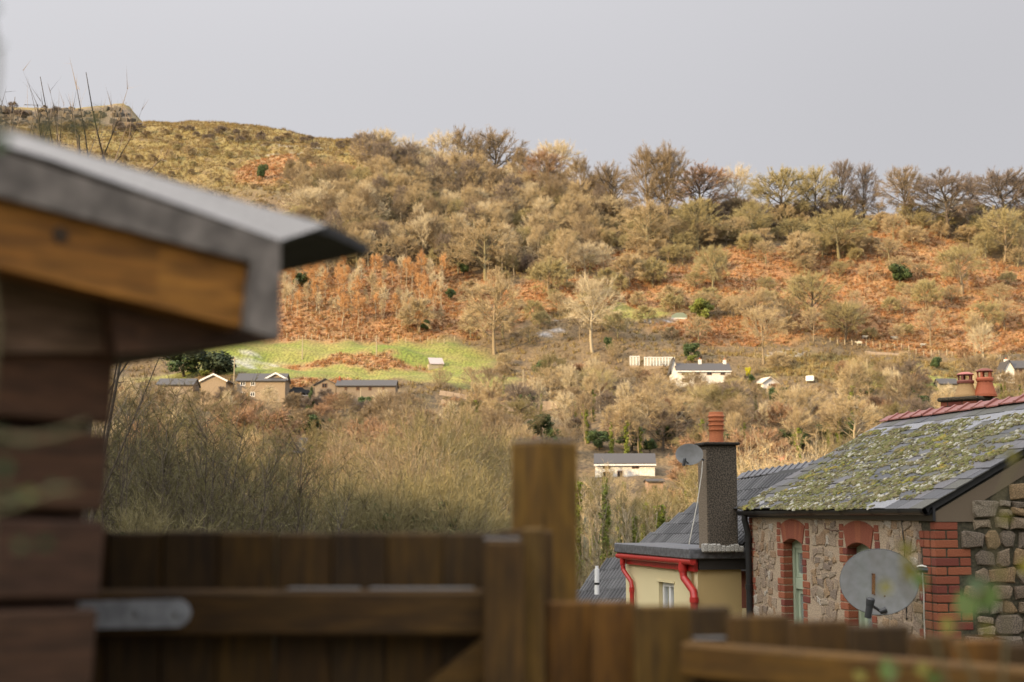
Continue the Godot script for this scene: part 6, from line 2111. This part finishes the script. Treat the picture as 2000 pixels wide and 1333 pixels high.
func build_car() -> void:
	var a := hit(585, 772)
	var o := base("parked_car", Transform3D(Basis(Vector3.UP, 0.05), a + Vector3(0, 0.35, 0)))
	tag(o, "dark parked car between the two stone houses", "car")
	var paint := mat("dark car paint", lin(0.02, 0.022, 0.026), 0.2)
	var m := MB.new()
	poly_wall(m, Transform3D(), [Vector2(-2.05, 0.3), Vector2(2.0, 0.3), Vector2(2.05, 0.75), Vector2(1.85, 0.95), Vector2(1.1, 1.0), Vector2(-1.95, 0.98), Vector2(-2.1, 0.7)], -1.7, 0.0)
	put(m.mesh(), "body", paint, o)
	m = MB.new()
	poly_wall(m, Transform3D(), [Vector2(-1.8, 0.98), Vector2(1.05, 1.0), Vector2(0.45, 1.48), Vector2(-1.45, 1.5)], -1.55, -0.15)
	put(m.mesh(), "cabin", paint, o)
	for w in [[-1.5, -0.95], [-0.85, -0.2], [-0.1, 0.6]]:
		m = MB.new()
		m.box(Transform3D(), Vector3(w[0], 1.06, -0.15), Vector3(w[1], 1.4, -0.12))
		put(m.mesh(), "window", mat("dark window glass", Color.WHITE), o)
	for x in [-1.35, 1.3]:
		for z in [-0.06, -1.64]:
			m = MB.new()
			m.lathe(Transform3D(Basis(Vector3.RIGHT, PI / 2), Vector3(x, 0.32, z)), [[0.0, -0.1], [0.32, -0.1], [0.32, 0.1], [0.0, 0.1]], 16)
			put(m.mesh(), "wheel", mat("black plastic", Color.WHITE), o)
	var b := hit(586, 776)
	o = base("parking_wall", Transform3D(Basis(), b))
	tag(o, "pale low wall in front of the dark parked car", "wall")
	m = MB.new()
	m.cbox(Transform3D(), Vector3(-2.4, -1.5, 0.0), Vector3(1.9, 0.35, 0.35), 0.04)
	put(m.mesh(), "masonry", mat("tan stone wall", Color.WHITE), o)
	m = MB.new()
	m.cbox(Transform3D(), Vector3(-2.45, 0.352, -0.05), Vector3(1.95, 0.46, 0.4), 0.02)
	put(m.mesh(), "coping", mat("white render", Color.WHITE), o)

# a sheep as one skin: rounded sections swept from rump to muzzle, with four legs
func build_sheep() -> void:
	rng.seed = 121
	for p in [[1690, 664, 0.2, "sheep grazing behind the fence, left of the two on the bracken"], [1749, 664, 2.9, "sheep standing alone on the rust bracken above the fence"], [1803, 676, 0.4, "tan-lit sheep close to the fence, right of the others"], [1679, 674, 2.8, "sheep lying half hidden by the fence stakes"]]:
		var a := hit(p[0], p[1])
		var o := base("sheep", Transform3D(Basis(Vector3.UP, p[2]).scaled(Vector3.ONE * 1.15), a))
		tag(o, p[3], "sheep", "sheep on the bracken")
		var m := MB.new()
		var c := [Vector3(-0.62, 0.70, 0), Vector3(-0.5, 0.72, 0), Vector3(-0.2, 0.70, 0), Vector3(0.2, 0.70, 0), Vector3(0.45, 0.74, 0), Vector3(0.58, 0.84, 0), Vector3(0.68, 0.95, 0), Vector3(0.78, 0.94, 0), Vector3(0.9, 0.86, 0), Vector3(0.95, 0.83, 0)]
		m.tube(c, [0.06, 0.24, 0.31, 0.30, 0.24, 0.16, 0.11, 0.10, 0.065, 0.03], 10)
		for x in [-0.42, 0.36]:
			for z in [-0.13, 0.13]:
				m.tube([Vector3(x, 0.6, z), Vector3(x - 0.03, 0.32, z), Vector3(x + 0.02, 0.0, z)], [0.09, 0.045, 0.04], 6)
		for z in [-0.1, 0.1]:
			m.tube([Vector3(0.7, 0.98, z * 0.7), Vector3(0.68, 0.99, z * 2.0)], [0.03, 0.012], 5)
		put(m.mesh(), "body", mat("sheep wool", lin(0.62, 0.58, 0.48), 1.0, noise_tex("felt", 0, 0, Color.WHITE, Color.WHITE), 5.0), o)


func _ready() -> void:
	# camera
	var cam := Camera3D.new()
	cam.name = "camera"
	cam.fov = rad_to_deg(2.0 * atan(666.5 / FOCAL))
	cam.near = 0.05
	cam.far = 3000.0
	cam.rotation.x = PITCH
	var lens := CameraAttributesPhysical.new()
	lens.frustum_focal_length = 50.0
	lens.frustum_focus_distance = 21.0
	lens.exposure_aperture = 3.0
	cam.attributes = lens
	add_child(cam)
	cam.current = true
	# sky: thin even winter cloud
	var e := Environment.new()
	e.background_mode = Environment.BG_SKY
	e.sky = Sky.new()
	var pano := PanoramaSkyMaterial.new()
	var cl := FastNoiseLite.new()
	cl.seed = 6
	cl.frequency = 0.7
	cl.fractal_octaves = 3
	var im := Image.create(512, 256, false, Image.FORMAT_RGBF)
	for y in 256:
		for x in 512:
			var el := (0.5 - (y + 0.5) / 256.0) * PI
			var az := (x + 0.5) / 512.0 * TAU
			var k := 0.36 + 0.035 * cl.get_noise_3d(cos(az) * cos(el), sin(el) * 2.0, sin(az) * cos(el)) * 2.0
			k *= 1.0 + 1.9 * smoothstep(0.26, 1.2, el)     # thin cloud: brighter overhead than low down, all the way round
			var to := Vector3(sin(az) * cos(el), sin(el), -cos(az) * cos(el))
			var glow := pow(0.5 + 0.5 * to.dot(SUN.normalized()), 3.5)
			k *= 1.0 + 2.8 * glow     # and brighter on the sun's side
			im.set_pixel(x, y, Color(k * lerpf(0.985, 1.03, glow), k * 0.98, k * lerpf(1.03, 0.9, glow)))
	pano.panorama = ImageTexture.create_from_image(im)
	e.sky.sky_material = pano
	e.tonemap_mode = Environment.TONE_MAPPER_LINEAR
	e.tonemap_exposure = 1.55
	e.sdfgi_enabled = true
	e.ssao_enabled = true
	e.ssil_enabled = true
	var we := WorldEnvironment.new()
	we.name = "environment"
	we.environment = e
	add_child(we)
	# the low sun, behind and to the left
	var sun := DirectionalLight3D.new()
	sun.name = "sun"
	sun.light_color = Color(1.0, 0.855, 0.63)
	sun.light_energy = 1.6
	sun.light_angular_distance = 0.5
	sun.shadow_enabled = true
	add_child(sun)
	sun.look_at_from_position(SUN * 100.0, Vector3.ZERO)
	# tools
	wob.seed = 2
	wob.frequency = 0.03
	wob.fractal_octaves = 2
	fine.seed = 8
	fine.frequency = 0.16
	fine.fractal_octaves = 3
	zone.seed = 4
	zone.frequency = 0.09
	library()
	far_heights()
	set_patches()
	# setting
	build_ground()
	build_cover()
	build_kinds()
	build_skyline()
	build_field_trees()
	build_woods()
	build_valley()
	build_farms()
	build_stone_house()
	build_dishes()
	build_annex()
	build_shed()
	build_gate()
	build_fence()
	build_brambles()
